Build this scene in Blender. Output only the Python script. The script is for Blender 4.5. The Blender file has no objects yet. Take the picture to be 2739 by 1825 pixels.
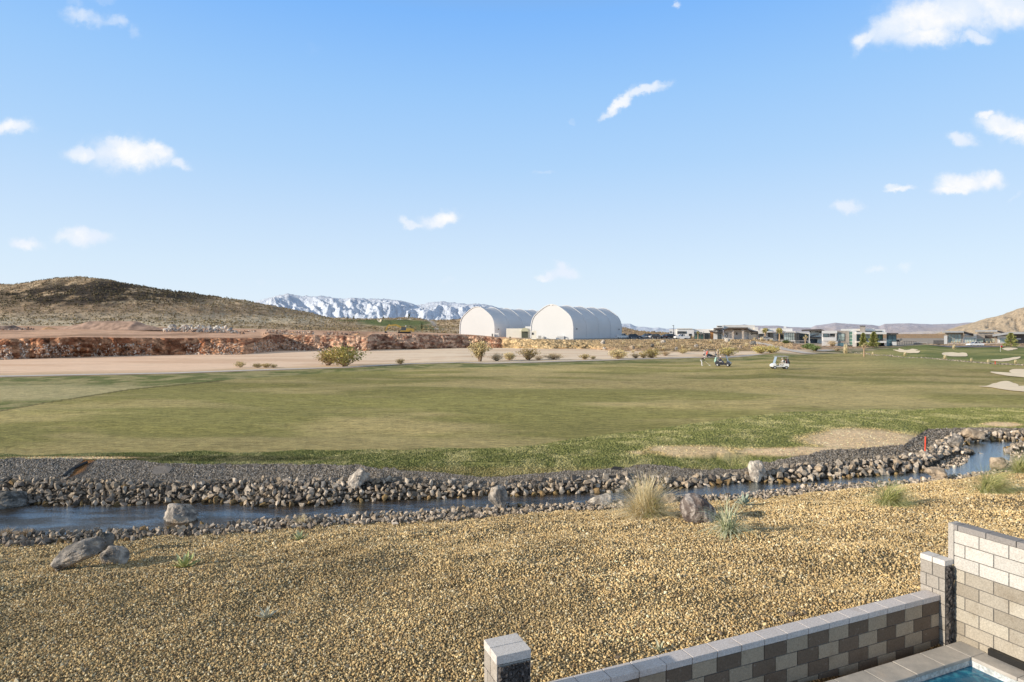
import bpy, bmesh, math, random
import numpy as np
from mathutils import Vector, Matrix
random.seed(7); RNG = np.random.default_rng(7)
SC = bpy.context.scene
COL = SC.collection
# ------------------------------------------------------------------ survey constants (photo 2739x1825)
F, CU, HV, ZC = 1640.0, 1369.5, 888.0, 6.0
def unp(u, v, z):
    d = (ZC - z) * F / (v - HV)
    return ((u - CU) / F * d, d)
def xyz(u, v, d):
    return Vector(((u - CU) / F * d, d, ZC - (v - HV) / F * d))
SUN_AZ = math.radians(21.5)      # light travels towards (cos, sin)
SUN_EL = math.radians(17.5)
# ------------------------------------------------------------------ numpy noise
def _h(ix, iy, s):
    n = (ix.astype(np.int64) * 374761393 + iy.astype(np.int64) * 668265263 + s * 974634777) & 0xffffffff
    n = ((n ^ (n >> 13)) * 1274126177) & 0xffffffff
    n = (n ^ (n >> 16)) & 0xffffffff
    return n / 4294967295.0
def vn(x, y, s=0):
    x = np.asarray(x, float); y = np.asarray(y, float)
    ix = np.floor(x); iy = np.floor(y); fx = x - ix; fy = y - iy
    fx = fx * fx * (3 - 2 * fx); fy = fy * fy * (3 - 2 * fy)
    a = _h(ix, iy, s); b = _h(ix + 1, iy, s); c = _h(ix, iy + 1, s); d = _h(ix + 1, iy + 1, s)
    return (a * (1 - fx) + b * fx) * (1 - fy) + (c * (1 - fx) + d * fx) * fy
def fbm(x, y, s=0, o=4):
    r = 0; a = .5; t = 0
    for i in range(o):
        r = r + a * vn(x * 2 ** i, y * 2 ** i, s + i * 17); t += a; a *= .5
    return r / t
def sstep(a, b, x):
    t = np.clip((x - a) / (b - a), 0, 1); return t * t * (3 - 2 * t)
# ------------------------------------------------------------------ terrain lines: (u, v, z)  or (u, v, None, d)
def line(pts, mode):
    us = [p[0] for p in pts]
    if mode == 'z':
        ds = [(ZC - p[2]) * F / (p[1] - HV) for p in pts]; zs = [p[2] for p in pts]
    else:
        ds = [p[2] for p in pts]; zs = [ZC - (p[1] - HV) / F * p[2] for p in pts]
    return (us, ds, zs)
LA = line([(-700,1472,-.78),(0,1459,-.78),(163,1455,-.78),(357,1443,-.78),(425,1430,-.78),(700,1425,-.78),(917,1401,-.78),(1066,1402,-.78),(1215,1391,-.78),(1350,1376,-.78),(1459,1369,-.78),(1618,1359,-.78),(1825,1340,-.78),(2050,1329,-.78),(2218,1311,-.78),(2337,1303,-.78),(2456,1290,-.78),(2545,1279,-.78),(2634,1272,-.78),(2739,1256,-.78),(3440,1215,-.78)],'z')
LD = line([(-700,1281,-.4),(0,1281,-.4),(268,1281,-.4),(446,1290,-.4),(700,1281,-.4),(1350,1281,-.4),(1523,1272,-.4),(1682,1267,-.4),(1810,1264,-.4),(1969,1253,-.4),(2050,1249,-.4),(2203,1238,-.4),(2367,1226,-.42),(2470,1212,-.45),(2503,1192,-.5),(2545,1163,-.55),(2619,1157,-.55),(2739,1157,-.55),(3440,1160,-.55)],'z')
LE = line([(-700,1228,0),(0,1227.6,0),(208,1226,0),(357,1233.5,0),(476,1242,0),(700,1244,0),(917,1247,0),(1066,1253,0),(1215,1257,0),(1350,1256,0),(1427,1249.5,0),(1618,1241.5,0),(1714,1233.5,0),(1905,1229,0),(2050,1224,-.02),(2188,1208.5,-.05),(2307,1199,-.1),(2420,1190,-.2),(2456,1165,-.3),(2480,1149,-.35),(2575,1144.6,-.35),(2739,1146,-.35),(3440,1146,-.35)],'z')
LEF = line([(-700,1221,.02),(0,1220,.02),(700,1226,.03),(1350,1226,.06),(1618,1196,.15),(1905,1165,.30),(2188,1142,.28),(2307,1136,.18),(2430,1128,-.08),(2739,1118,-.1),(3440,1118,-.1)],'z')
LF = line([(-700,1215,0),(0,1215,0),(700,1212,0),(917,1210,0),(1155,1205,0),(1350,1198,0),(1427,1190,0),(1523,1174,0),(1650,1157,0),(1778,1141,.05),(1905,1127,.1),(2040,1110,.15),(2129,1100,.15),(2277,1097,.1),(2485,1094,0),(2604,1089,0),(2739,1091,0),(3440,1091,0)],'z')
LG = line([(-700,1019,.1),(0,1010,.1),(466,1001,.1),(931,985,.2),(1100,975,.25),(1234,971,.4),(1300,974,.3),(1400,971.5,.3),(1630,965,.3),(1862,958,.3),(1948,958,.3),(1999,954,.4),(2042,949,.6),(2078,945.5,.8),(2136,949,.5),(2200,948,.4),(2280,945,.4),(2340,937,.8),(2400,930,1.2),(2476,922.5,1.8),(2540,931,1.2),(2600,931,1.2),(2680,929,1.3),(2739,931,1.2),(3440,931,1.2)],'z')
LH = line([(-700,966,.3),(0,962,.3),(297,953,.3),(500,949,.3),(650,948.5,.3),(752,938,.3),(900,938.5,.3),(988,938.7,.3),(998,935.4,.3),(1083,934.5,.3),(1250,931,.3),(1341,931,.3),(1450,933,.4),(1575,933,.4),(1640,940,.5),(1800,941,.6),(1960,940,.8),(2040,938,.9),(2100,936,.9),(2180,935,.9),(2280,933,1.0),(2400,926,1.3),(2476,921,1.7),(2540,926,1.4),(2739,926,1.4),(3440,926,1.4)],'z')
_dh = dict(zip(LH[0], LH[1]))
LI = line([(-700,906,131),(0,906.6,131.5),(208,902,138),(500,905,157.5),(700,905,172),(720,895,179),(752,896,191.5),(900,898,190),(985,899,189),(993,894,193),(1003,893.5,199.5),(1083,894,204),(1250,896,219.5),(1341,905,219.5),(1450,908,211.5),(1575,910,210),(1640,909,218),(1789,908,222),(2028,909,222),(2100,917,215),(2180,924,205),(2280,927,205),(2400,926.5,207),(2476,921,212),(2540,921,203),(2600,919,203),(2739,919,203),(3440,919,203)],'d')
LJ = line([(-700,870,260),(0,872,260),(300,873,260),(650,880,260),(981,887,262),(1150,891,265),(1341,896,300),(1660,897,300),(2028,899,300),(2200,903,300),(2400,905,300),(2739,905,300),(3440,905,300)],'d')
LK = line([(-700,795,420),(-200,770,420),(0,762,420),(70,756,420),(163,746,420),(215,743,420),(268,744,420),(384,763.6,420),(500,784,430),(652,803,440),(745,824,450),(861,847,470),(943,854,480),(1100,854,520),(1134,854,520),(1170,857,520),(1250,853,500),(1450,862,500),(1664,876,500),(1705,885,480),(1756,890,450),(1900,892,450),(2400,893,450),(2739,893,450),(3440,893,450)],'d')
def mid(L1, L2, t, zt, n=None):
    us = np.linspace(-700, 3440, 400)
    d = np.interp(us, L1[0], L1[1]) * (1 - t) + np.interp(us, L2[0], L2[1]) * t
    z = np.interp(us, L1[0], L1[2]) * (1 - zt) + np.interp(us, L2[0], L2[2]) * zt
    return (us, d, z)
LW0 = ([-700, 3440], [1.0, 1.0], [1.2, 1.2])
LW1 = ([-700, 500, 1300, 2400, 2739, 3440], [7.5, 7.3, 7.4, 10.2, 10.9, 12], [1.22] * 6)
LWm = mid(LW1, LA, .5, .30)
LWm2 = mid(LW1, LA, .8, .70)
LJK = mid(LJ, LK, .30, .14)
LJK2 = mid(LJ, LK, .7, .68)
LJK3 = mid(LJ, LK, .88, .93)
LK2 = mid(LK, LK, 0, 0); LK2 = (LK2[0], LK2[1] + 45, LK2[2] - 1.5)
LL = ([-700, 3440], [900, 900], [-12, -12])
LM = ([-700, 3440], [2500, 2500], [-13.5, -13.5])
LINES = [LW0, LW1, LWm, LWm2, LA, LD, LE, LEF, LF, LG, LH, LI, LJ, LJK, LJK2, LJK3, LK, LK2, LL, LM]
iA, iD, iE, iF, iG, iH, iI, iJ, iK = 4, 5, 6, 8, 9, 10, 11, 12, 16
def lined(u):
    u = np.asarray(u, float); D = []; Z = []
    for k, L in enumerate(LINES):
        d = np.interp(u, L[0], L[1]); z = np.interp(u, L[0], L[2])
        if k in (iA,): d = d + (vn(u / 23., 0 * u, 5) - .5) * .5
        if k in (iE,): d = d + (fbm(u / 40., 0 * u, 6) - .5) * .6
        if k in (iF,): d = d + (vn(u / 90., 0 * u, 8) - .5) * .8
        if k in (iH,): d = d + (fbm(u / 22., 0 * u, 9) - .5) * 3
        if k in (iI,): d = d + (fbm(u / 22., 0 * u, 9) - .5) * 1.5 + (fbm(u / 9., 0 * u, 19) - .5) * 1.2
        if k in (14,15,iK,): z = z + (fbm(u / 25., 0 * u + k * .3, 29) - .5) * 1.2
        if D: d = np.maximum(d, D[-1] + .3)
        D.append(d); Z.append(z)
    return np.array(D), np.array(Z)
# water outline
WZ = -.9
_B = [(-700,1440),(0,1430),(74,1424),(163,1425),(238,1421),(312,1415),(416,1415),(529,1409),(650,1398),(769,1385),(917,1379),(1066,1370),(1245,1360),(1373,1353),(1491,1350),(1587,1343),(1666,1340),(1810,1329),(1969,1321),(2050,1314),(2159,1298),(2277,1294),(2396,1287),(2459,1281),(2527,1274),(2634,1262),(2664,1250),(2661,1238),(2699,1232),(2702,1220),(2687,1208),(2711,1194),(2739,1191),(3440,1192)]
_C = [(3440,1180),(2739,1182),(2634,1179),(2604,1182),(2569,1200),(2601,1211),(2592,1235),(2583,1244),(2545,1256),(2456,1265),(2367,1271),(2277,1277),(2159,1289),(2050,1293),(2001,1289),(1905,1299),(1778,1310),(1618,1318),(1523,1321),(1373,1327),(1289,1326),(1185,1334),(1066,1339),(947,1342),(873,1352),(769,1355),(680,1355),(624,1346),(505,1345),(386,1349),(297,1355),(223,1352),(119,1352),(74,1349),(-700,1350)]
WP = np.array([unp(u, v, WZ) for u, v in _B + _C])
def sdw(x, y):
    """signed distance to the water outline, positive on land"""
    x = np.asarray(x, float); y = np.asarray(y, float)
    dm = np.full(x.shape, 1e9); ins = np.zeros(x.shape, bool)
    n = len(WP)
    for i in range(n):
        ax, ay = WP[i]; bx, by = WP[(i + 1) % n]
        ex, ey = bx - ax, by - ay
        t = np.clip(((x - ax) * ex + (y - ay) * ey) / (ex * ex + ey * ey), 0, 1)
        dm = np.minimum(dm, (x - ax - t * ex) ** 2 + (y - ay - t * ey) ** 2)
        c = ((ay > y) != (by > y)) & (x < (bx - ax) * (y - ay) / (by - ay + 1e-12) + ax)
        ins ^= c
    dm = np.sqrt(dm)
    return np.where(ins, -dm, dm)
# yard frame (low wall direction e1, towards pool e2)
E1 = np.array((.923, .385)); E2 = np.array((.385, -.923)); O2 = np.array((6.81, 9.76))
def yard(x, y):
    rx = x - O2[0]; ry = y - O2[1]
    return rx * E1[0] + ry * E1[1], rx * E2[0] + ry * E2[1]
def yw(a, b, z=0):
    p = O2 + E1 * a + E2 * b
    return Vector((p[0], p[1], z))
def zmod(x, y, z):
    e1, e2 = yard(x, y)
    inside = sstep(-.16, -.04, e2) * (1 - sstep(.26, .36, e1)) * (y > 2)
    z = z * (1 - inside) + .93 * inside
    pool = sstep(.30, .45, e2) * (1 - sstep(-.12, -.02, e1)) * (e2 < 6) * (e1 > -4.6)
    return z * (1 - pool) - .8 * pool
def zfunc(x, y, full=True):
    x = np.asarray(x, float); y = np.asarray(y, float); sh = x.shape
    x = x.ravel(); y = y.ravel()
    u = CU + F * x / y
    D, Z = lined(u)
    z = np.interp(0, [0], [0]) + Z[0]
    k = np.zeros(x.shape, int)
    for i in range(len(LINES) - 1):
        m = (y >= D[i])
        t = np.clip((y - D[i]) / (D[i + 1] - D[i]), 0, 1)
        z = np.where(m, Z[i] * (1 - t) + Z[i + 1] * t, z)
        k = np.where(m, i, k)
    z = terrnoise(x, y, z, k, D)
    return z.reshape(sh)
def terrnoise(x, y, z, k, D):
    u = CU + F * x / y
    # undulation
    near = sstep(8, 12, y) * (1 - sstep(D[iA] - 2.5, D[iA], y))
    z = z + near * (fbm(x / 3.1, y / 3.1, 3) - .5) * .40 + near * (fbm(x / 1.1, y / 1.1, 4, 3) - .5) * .22
    m = sstep(D[iA], D[iA] + .3, y) * (1 - sstep(D[iD], D[iE], y))
    z = z + m * (fbm(x / .5, y / .5, 13) - .5) * .06
    m = sstep(D[iF] - 6, D[iF] + 6, y) * (1 - sstep(D[iG] - 8, D[iG], y))
    z = z + m * ((fbm(x / 26., y / 9., 21) - .5) * .75 + (fbm(x / 9., y / 4., 22) - .5) * .12)
    m = sstep(D[iH] - 2, D[iH] + 6, y) * (u > 1580) * (1 - sstep(D[iI] - 4, D[iI], y))
    z = z + m * (fbm(x / 3., y / 3., 23) - .5) * .9
    m = sstep(D[iJ], D[iJ] + 25, y)
    z = z + m * ((fbm(x / 30., y / 30., 24) - .5) * 4 + (fbm(x / 8., y / 8., 25) - .5) * 1.2) * (1 - .8 * sstep(1500, 1700, u))
    # stream bed
    w = (y > D[iA] - 1) & (y < D[iE] + 1)
    if w.any():
        sd = sdw(x[w], y[w]); zz = z[w]
        nearside = y[w] < .5 * (D[iA] + D[iD])[w]; bank = np.where(sd > 0, WZ - .02 + np.where(nearside, .08, .40) * sd, WZ - .02 - np.minimum(.45 * -sd, .28))
        z = z.copy(); z[w] = np.minimum(zz, bank)
    return zmod(x, y, z)
def zat(x, y):
    return float(zfunc(np.array([x]), np.array([y]))[0])
def gp(u, v, lo=6, hi=700):
    """the ground point seen at photo position (u, v)"""
    d = np.geomspace(lo, hi, 3000); x = (u - CU) / F * d; zr = ZC - (v - HV) / F * d
    zt = zfunc(x, d); i = int(np.argmax(zr <= zt))
    if zr[i] > zt[i]: i = len(d) - 1
    return Vector((x[i], d[i], zt[i]))
# ------------------------------------------------------------------ object helpers
def tag(o, label=None, cat=None, group=None, kind=None):
    if label: o['label'] = label
    if cat: o['category'] = cat
    if group: o['group'] = group
    if kind: o['kind'] = kind
    return o
def empty(name, loc, label, cat, rz=0, group=None, s=1):
    o = bpy.data.objects.new(name, None); COL.objects.link(o)
    o.location = loc; o.rotation_euler = (0, 0, rz); o.scale = (s, s, s); o.empty_display_size = .2
    return tag(o, label, cat, group)
def link(name, me, mat=None, parent=None, loc=None):
    o = bpy.data.objects.new(name, me); COL.objects.link(o)
    if mat is not None and not me.materials: me.materials.append(mat)
    if parent: o.parent = parent
    if loc is not None: o.location = loc
    return o
def npmesh(name, co, quads=None, tris=None, col=None, smooth=True, attrs=None):
    me = bpy.data.meshes.new(name)
    co = np.asarray(co, np.float32); me.vertices.add(len(co)); me.vertices.foreach_set('co', co.ravel())
    fs = []; 
    nq = 0 if quads is None else len(quads); nt = 0 if tris is None else len(tris)
    loops = []
    if nq: loops.append(np.asarray(quads).ravel())
    if nt: loops.append(np.asarray(tris).ravel())
    loops = np.concatenate(loops).astype(np.int32)
    me.loops.add(len(loops)); me.loops.foreach_set('vertex_index', loops)
    st = np.concatenate([np.arange(nq) * 4, nq * 4 + np.arange(nt) * 3]).astype(np.int32)
    me.polygons.add(nq + nt); me.polygons.foreach_set('loop_start', st)
    me.polygons.foreach_set('use_smooth', np.full(nq + nt, smooth))
    me.update(calc_edges=True)
    if col is not None:
        a = me.color_attributes.new('Col', 'FLOAT_COLOR', 'POINT')
        c = np.ones((len(co), 4), np.float32); c[:, :3] = col; a.data.foreach_set('color', c.ravel())
    return me
class MB:
    def __init__(s): s.v = []; s.f = []; s.c = []; s.cc = None
    def add(s, vs, fs, c=None):
        n = len(s.v); s.v += [tuple(p) for p in vs]; s.f += [tuple(i + n for i in f) for f in fs]
        s.c += [c or s.cc or (1, 1, 1)] * len(vs); return s
    def box(s, x0, x1, y0, y1, z0, z1, c=None):
        return s.add([(x0,y0,z0),(x1,y0,z0),(x1,y1,z0),(x0,y1,z0),(x0,y0,z1),(x1,y0,z1),(x1,y1,z1),(x0,y1,z1)],
              [(0,3,2,1),(4,5,6,7),(0,1,5,4),(1,2,6,5),(2,3,7,6),(3,0,4,7)], c)
    def hexa(s, b, t, c=None):          # 4 bottom points (ccw from above), 4 top points
        return s.add(list(b) + list(t), [(0,3,2,1),(4,5,6,7),(0,1,5,4),(1,2,6,5),(2,3,7,6),(3,0,4,7)], c)
    def cyl(s, p0, p1, r0, r1=None, n=8, c=None, cap=True):
        r1 = r0 if r1 is None else r1
        p0 = Vector(p0); p1 = Vector(p1); ax = (p1 - p0).normalized()
        a = ax.orthogonal().normalized(); b = ax.cross(a)
        vs = []
        for p, r in ((p0, r0), (p1, r1)):
            for i in range(n):
                t = 2 * math.pi * i / n; vs.append(p + a * math.cos(t) * r + b * math.sin(t) * r)
        fs = [(i, (i + 1) % n, n + (i + 1) % n, n + i) for i in range(n)]
        if cap: fs += [tuple(range(n - 1, -1, -1)), tuple(range(n, 2 * n))]
        return s.add(vs, fs, c)
    def tube(s, pts, r, n=6, c=None):
        for i in range(len(pts) - 1):
            ra = r[i] if isinstance(r, (list, tuple)) else r; rb = r[i + 1] if isinstance(r, (list, tuple)) else r
            s.cyl(pts[i], pts[i + 1], ra, rb, n, c)
        return s
    def prism(s, prof, y0, y1, c=None):      # profile in x,z extruded along y
        n = len(prof); vs = [(x, y0, z) for x, z in prof] + [(x, y1, z) for x, z in prof]
        return s.add(vs, [tuple(range(n)), tuple(range(2 * n - 1, n - 1, -1))] + [(i, n + i, n + (i + 1) % n, (i + 1) % n) for i in range(n)], c)
    def build(s, name, mat, parent=None, world=True, smooth=False, bevel=0, loc=None):
        off = Vector((0, 0, 0))
        if parent and world: off = parent.location
        me = bpy.data.meshes.new(name); me.from_pydata([(p[0]-off[0], p[1]-off[1], p[2]-off[2]) for p in s.v], [], s.f)
        a = me.color_attributes.new('Col', 'FLOAT_COLOR', 'POINT')
        c = np.ones((len(s.v), 4), np.float32); c[:, :3] = s.c; a.data.foreach_set('color', c.ravel())
        bm = bmesh.new(); bm.from_mesh(me); bmesh.ops.recalc_face_normals(bm, faces=bm.faces); bm.to_mesh(me); bm.free()
        if smooth:
            me.polygons.foreach_set('use_smooth', [True] * len(me.polygons))
        me.materials.append(mat)
        o = link(name, me, None, parent, loc)
        if bevel:
            m = o.modifiers.new('b', 'BEVEL'); m.width = bevel; m.segments = 2; m.limit_method = 'ANGLE'
        return o
def copy_tree(o, parent=None):
    c = o.copy(); COL.objects.link(c); c.parent = parent
    for ch in o.children: copy_tree(ch, c)
    return c
# ------------------------------------------------------------------ materials
def nt(name):
    m = bpy.data.materials.new(name); m.use_nodes = True
    t = m.node_tree; return m, t, t.nodes['Principled BSDF']
def N(t, typ, **kw):
    n = t.nodes.new(typ)
    for k, v in kw.items():
        if k.startswith('_'): n.inputs[k[1:].replace('_', ' ')].default_value = v
        else: setattr(n, k, v)
    return n
def mixc(t, fac, a, b, mode='MIX'):
    m = t.nodes.new('ShaderNodeMix'); m.data_type = 'RGBA'; m.blend_type = mode
    for s, v in ((m.inputs[0], fac), (m.inputs[6], a), (m.inputs[7], b)):
        if hasattr(v, 'is_linked') or hasattr(v, 'node'): t.links.new(v, s)
        elif isinstance(v, (int, float)): s.default_value = v
        else: s.default_value = (*v[:3], 1)
    return m.outputs[2]
def mathn(t, op, a, b=None, c=None, clamp=False):
    m = t.nodes.new('ShaderNodeMath'); m.operation = op; m.use_clamp = clamp
    for i, v in enumerate((a, b, c)):
        if v is None: continue
        if isinstance(v, (int, float)): m.inputs[i].default_value = v
        else: t.links.new(v, m.inputs[i])
    return m.outputs[0]
def mrange(t, v, a, b, c=0, d=1, smooth=True):
    m = t.nodes.new('ShaderNodeMapRange'); m.interpolation_type = 'SMOOTHSTEP' if smooth else 'LINEAR'
    t.links.new(v, m.inputs[0])
    for i, q in enumerate((a, b, c, d)): m.inputs[i + 1].default_value = q
    return m.outputs[0]
def noise(t, vec, scale, detail=4, rough=.55):
    n = N(t, 'ShaderNodeTexNoise', _Scale=scale, _Detail=detail, _Roughness=rough)
    if vec is not None: t.links.new(vec, n.inputs['Vector'])
    return n.outputs['Fac']
def pos(t, kind='world', scale=(1, 1, 1)):
    if kind == 'world': o = N(t, 'ShaderNodeNewGeometry').outputs['Position']
    else: o = N(t, 'ShaderNodeTexCoord').outputs['Object']
    if scale != (1, 1, 1):
        m = N(t, 'ShaderNodeMapping'); m.inputs['Scale'].default_value = scale; t.links.new(o, m.inputs[0]); o = m.outputs[0]
    return o
def bump(t, b, h, strength, dist):
    n = N(t, 'ShaderNodeBump', _Strength=strength, _Distance=dist); t.links.new(h, n.inputs['Height'])
    t.links.new(n.outputs[0], b.inputs['Normal']); return n
def attr(t, name='Col'):
    return N(t, 'ShaderNodeAttribute', attribute_name=name).outputs['Color']
def plain(name, c, rough=.6, var=.12, sc=8, metal=0, bmp=.0, kind='obj', spec=.4):
    m, t, b = nt(name); p = pos(t, kind)
    n = noise(t, p, sc, 5)
    lo = [x * (1 - var) for x in c]; hi = [min(1, x * (1 + var)) for x in c]
    t.links.new(mixc(t, mrange(t, n, .3, .7), lo, hi), b.inputs['Base Color'])
    b.inputs['Roughness'].default_value = rough; b.inputs['Metallic'].default_value = metal
    b.inputs['Specular IOR Level'].default_value = spec
    if bmp: bump(t, b, n, .6, bmp)
    return m
def terr(name, var=.35, sc=(6, 30), bmp=.05, stretch=(1, 1, 1), rough=.95, vor=0, vord=.03, dark=.35, bsc=None):
    m, t, b = nt(name); p = pos(t, 'world', stretch); c = attr(t)
    n1 = noise(t, p, sc[0], 6, .65); n2 = noise(t, p, sc[1], 5, .7)
    k = mathn(t, 'ADD', mathn(t, 'MULTIPLY', mrange(t, n1, .3, .7), .5), mathn(t, 'MULTIPLY', mrange(t, n2, .35, .65), .5))
    f = mrange(t, k, 0, 1, 1 - var, 1 + var * .8, False)
    cc = N(t, 'ShaderNodeCombineColor'); [t.links.new(f, cc.inputs[i]) for i in range(3)]
    o = mixc(t, 1, c, cc.outputs[0], 'MULTIPLY')
    h = mathn(t, 'ADD', n1, mathn(t, 'MULTIPLY', n2, .5))
    if vor:
        v = N(t, 'ShaderNodeTexVoronoi', _Scale=vor); t.links.new(p, v.inputs['Vector'])
        o = mixc(t, mrange(t, v.outputs['Distance'], .15, .65), o, mixc(t, 1, o, (dark, dark, dark), 'MULTIPLY'))
        hs = N(t, 'ShaderNodeHueSaturation'); sep = N(t, 'ShaderNodeSeparateColor'); t.links.new(v.outputs['Color'], sep.inputs[0])
        t.links.new(mrange(t, sep.outputs[0], 0, 1, .55, 1.45, False), hs.inputs['Value']); t.links.new(o, hs.inputs['Color']); o = hs.outputs[0]
        h = mathn(t, 'SUBTRACT', mathn(t, 'MULTIPLY', h, .3), v.outputs['Distance']); 
    t.links.new(o, b.inputs['Base Color']); b.inputs['Roughness'].default_value = rough
    b.inputs['Specular IOR Level'].default_value = .15
    bump(t, b, h, 1.0, vord if vor else bmp)
    return m
M = {}
M['gravel'] = terr('tan_gravel', .25, (4, 40), vor=24, vord=.05, dark=.3)
M['bed'] = terr('stream_bed_rock', .4, (5, 30), vor=9, vord=.12, dark=.3)
M['dgravel'] = terr('dark_gravel', .3, (3, 40), vor=22, vord=.06, dark=.35)
M['rough'] = terr('rough_grass', .45, (4, 18), .10)
M['fair'] = terr('fairway_grass', .50, (2.2, 9), .12, stretch=(.4, 1, 1))
M['dirt'] = terr('graded_dirt', .14, (.5, 3), .10, stretch=(.3, 1, 1))
M['bank'] = terr('cut_earth', .4, (.5, 3.), .7, vor=1.1, vord=.4, dark=.8)
M['terr'] = terr('spoil_dirt', .3, (.3, 2), .3)
M['scrub'] = terr('scrub_soil', .45, (.25, 1.0), .8)
M['vcol'] = terr('painted', .12, (6, 40), .01)
def vmat(name, rough=.8, var=.25, sc=20, bmp=.01, kind='obj', trans=0):
    m, t, b = nt(name); p = pos(t, kind); n = noise(t, p, sc, 5, .7); f = mrange(t, n, .3, .7, 1 - var, 1 + var)
    cc = N(t, 'ShaderNodeCombineColor'); [t.links.new(f, cc.inputs[i]) for i in range(3)]
    o = mixc(t, 1, attr(t), cc.outputs[0], 'MULTIPLY'); t.links.new(o, b.inputs['Base Color'])
    b.inputs['Roughness'].default_value = rough; b.inputs['Specular IOR Level'].default_value = .25
    if bmp: bump(t, b, n, .8, bmp)
    return m
M['pebble'] = vmat('pebbles', .8, .1, 60, 0, 'world')
M['leaf'] = vmat('foliage', .7, .15, 5, 0, 'world')
M['block'] = vmat('concrete_block', .9, .18, 45, .004, 'world')
t = M['block'].node_tree; b = t.nodes['Principled BSDF']; src = b.inputs['Base Color'].links[0].from_socket; p = pos(t, 'world'); s1 = noise(t, p, 2.2, 6, .7); s2 = noise(t, p, 11, 5, .7)
o_ = mixc(t, mrange(t, s1, .5, .72, 0, .45), src, mixc(t, 1, src, (.62, .55, .47), 'MULTIPLY')); o_ = mixc(t, mrange(t, s2, .60, .78, 0, .5), o_, (.55, .51, .45)); o_ = mixc(t, mrange(t, noise(t, p, 80, 3, .6), .62, .72, 0, .5), o_, (.08, .07, .06)); t.links.new(o_, b.inputs['Base Color'])
# ------------------------------------------------------------------ camera, sun, sky
cam = bpy.data.cameras.new('camera'); co = bpy.data.objects.new('camera', cam); COL.objects.link(co)
co.location = (0, 0, ZC); co.rotation_euler = (math.pi / 2, 0, 0)
cam.sensor_width = 36; cam.lens = 36 * F / 2739; cam.shift_y = -(912.5 - HV) / 2739
cam.clip_start = .1; cam.clip_end = 100000
SC.camera = co
SC.view_settings.view_transform = 'Standard'; SC.view_settings.look = 'None'; SC.view_settings.exposure = 0
sl = bpy.data.lights.new('sun', 'SUN'); sl.energy = 5.0; sl.angle = math.radians(.5); sl.color = (1, .875, .71)
so = bpy.data.objects.new('sun', sl); COL.objects.link(so)
sd_ = Vector((math.cos(SUN_AZ) * math.cos(SUN_EL), math.sin(SUN_AZ) * math.cos(SUN_EL), -math.sin(SUN_EL)))
so.rotation_euler = sd_.to_track_quat('-Z', 'Y').to_euler()
W = bpy.data.worlds.new('World'); SC.world = W; W.use_nodes = True
t = W.node_tree; bg = t.nodes['Background']
sky = N(t, 'ShaderNodeTexSky', sky_type='NISHITA', sun_disc=False, sun_elevation=SUN_EL, air_density=1.0, dust_density=.4, ozone_density=1.2, altitude=800)
# sky rotation: sun sits opposite to the light's travel direction
sa = math.atan2(-math.cos(SUN_AZ), -math.sin(SUN_AZ))   # azimuth from +Y clockwise
sky.sun_rotation = sa
tc = N(t, 'ShaderNodeTexCoord').outputs['Generated']
sp = N(t, 'ShaderNodeSeparateXYZ'); t.links.new(tc, sp.inputs[0])
yy = mathn(t, 'MAXIMUM', sp.outputs[1], .02)
px = mathn(t, 'DIVIDE', sp.outputs[0], yy); pz = mathn(t, 'DIVIDE', sp.outputs[2], yy)
cb = N(t, 'ShaderNodeCombineXYZ'); t.links.new(px, cb.inputs[0]); t.links.new(pz, cb.inputs[1])
P0 = cb.outputs[0]
nz = N(t, 'ShaderNodeTexNoise', _Scale=16.0, _Detail=6.0, _Roughness=.62); t.links.new(P0, nz.inputs['Vector'])
vs_ = N(t, 'ShaderNodeVectorMath', operation='SUBTRACT'); t.links.new(nz.outputs['Color'], vs_.inputs[0]); vs_.inputs[1].default_value = (.5, .5, .5)
vm_ = N(t, 'ShaderNodeVectorMath', operation='SCALE'); t.links.new(vs_.outputs[0], vm_.inputs[0]); vm_.inputs['Scale'].default_value = .055
va_ = N(t, 'ShaderNodeVectorMath', operation='ADD'); t.links.new(P0, va_.inputs[0]); t.links.new(vm_.outputs[0], va_.inputs[1])
PD = va_.outputs[0]
# (u, v, ru, rv, rot, strength) in photo pixels of the 2353-wide view
CL = [(2070,50,95,42,24,1),(2180,30,150,58,4,1),(2300,12,110,48,-6,1),(1995,85,50,22,50,.8),(2240,85,40,16,0,.8),(2120,80,90,30,8,.9),
 (1425,235,48,13,36,.95),(1480,212,52,10,14,.85),(1392,258,20,8,50,.6),
 (265,345,72,38,6,1),(310,360,82,32,4,1),(195,352,46,23,0,1),(360,350,50,26,-20,.9),(420,376,30,14,-8,.8),(270,325,45,20,0,1),
 (25,297,50,19,2,1),(200,40,52,18,-6,.55),(250,48,48,14,-8,.5),(312,75,16,22,20,.4),(175,15,20,16,0,.35),(255,3,40,8,0,.35),
 (60,556,36,16,-6,1),(192,546,62,20,0,1),(180,540,40,18,0,.9),(1005,500,46,20,8,1),(1028,492,28,17,0,1),(950,512,36,9,4,.7),
 (1290,628,44,18,4,1),(1285,612,22,18,0,1),(1255,636,28,10,0,.8),
 (2300,290,62,22,-6,1),(2340,300,50,24,0,1),(2255,268,18,12,0,.9),(2208,322,34,17,-4,1),
 (2215,420,66,24,0,1),(2260,414,50,22,-4,1),(2190,436,50,15,0,1),(2072,436,34,7,8,.75),(2055,434,16,9,0,.6),(1952,476,30,15,6,.8),
 (1250,396,34,5,6,.35),(1315,281,12,6,0,.4),(712,100,22,26,0,.14),(2018,625,26,8,4,.45),(2085,614,20,9,8,.4),(1028,648,20,9,20,.35),(600,655,16,8,0,.25),(2335,455,22,7,20,.4),(1545,2,14,6,0,.6),(0,195,14,14,0,.4)]
tot = None
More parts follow.
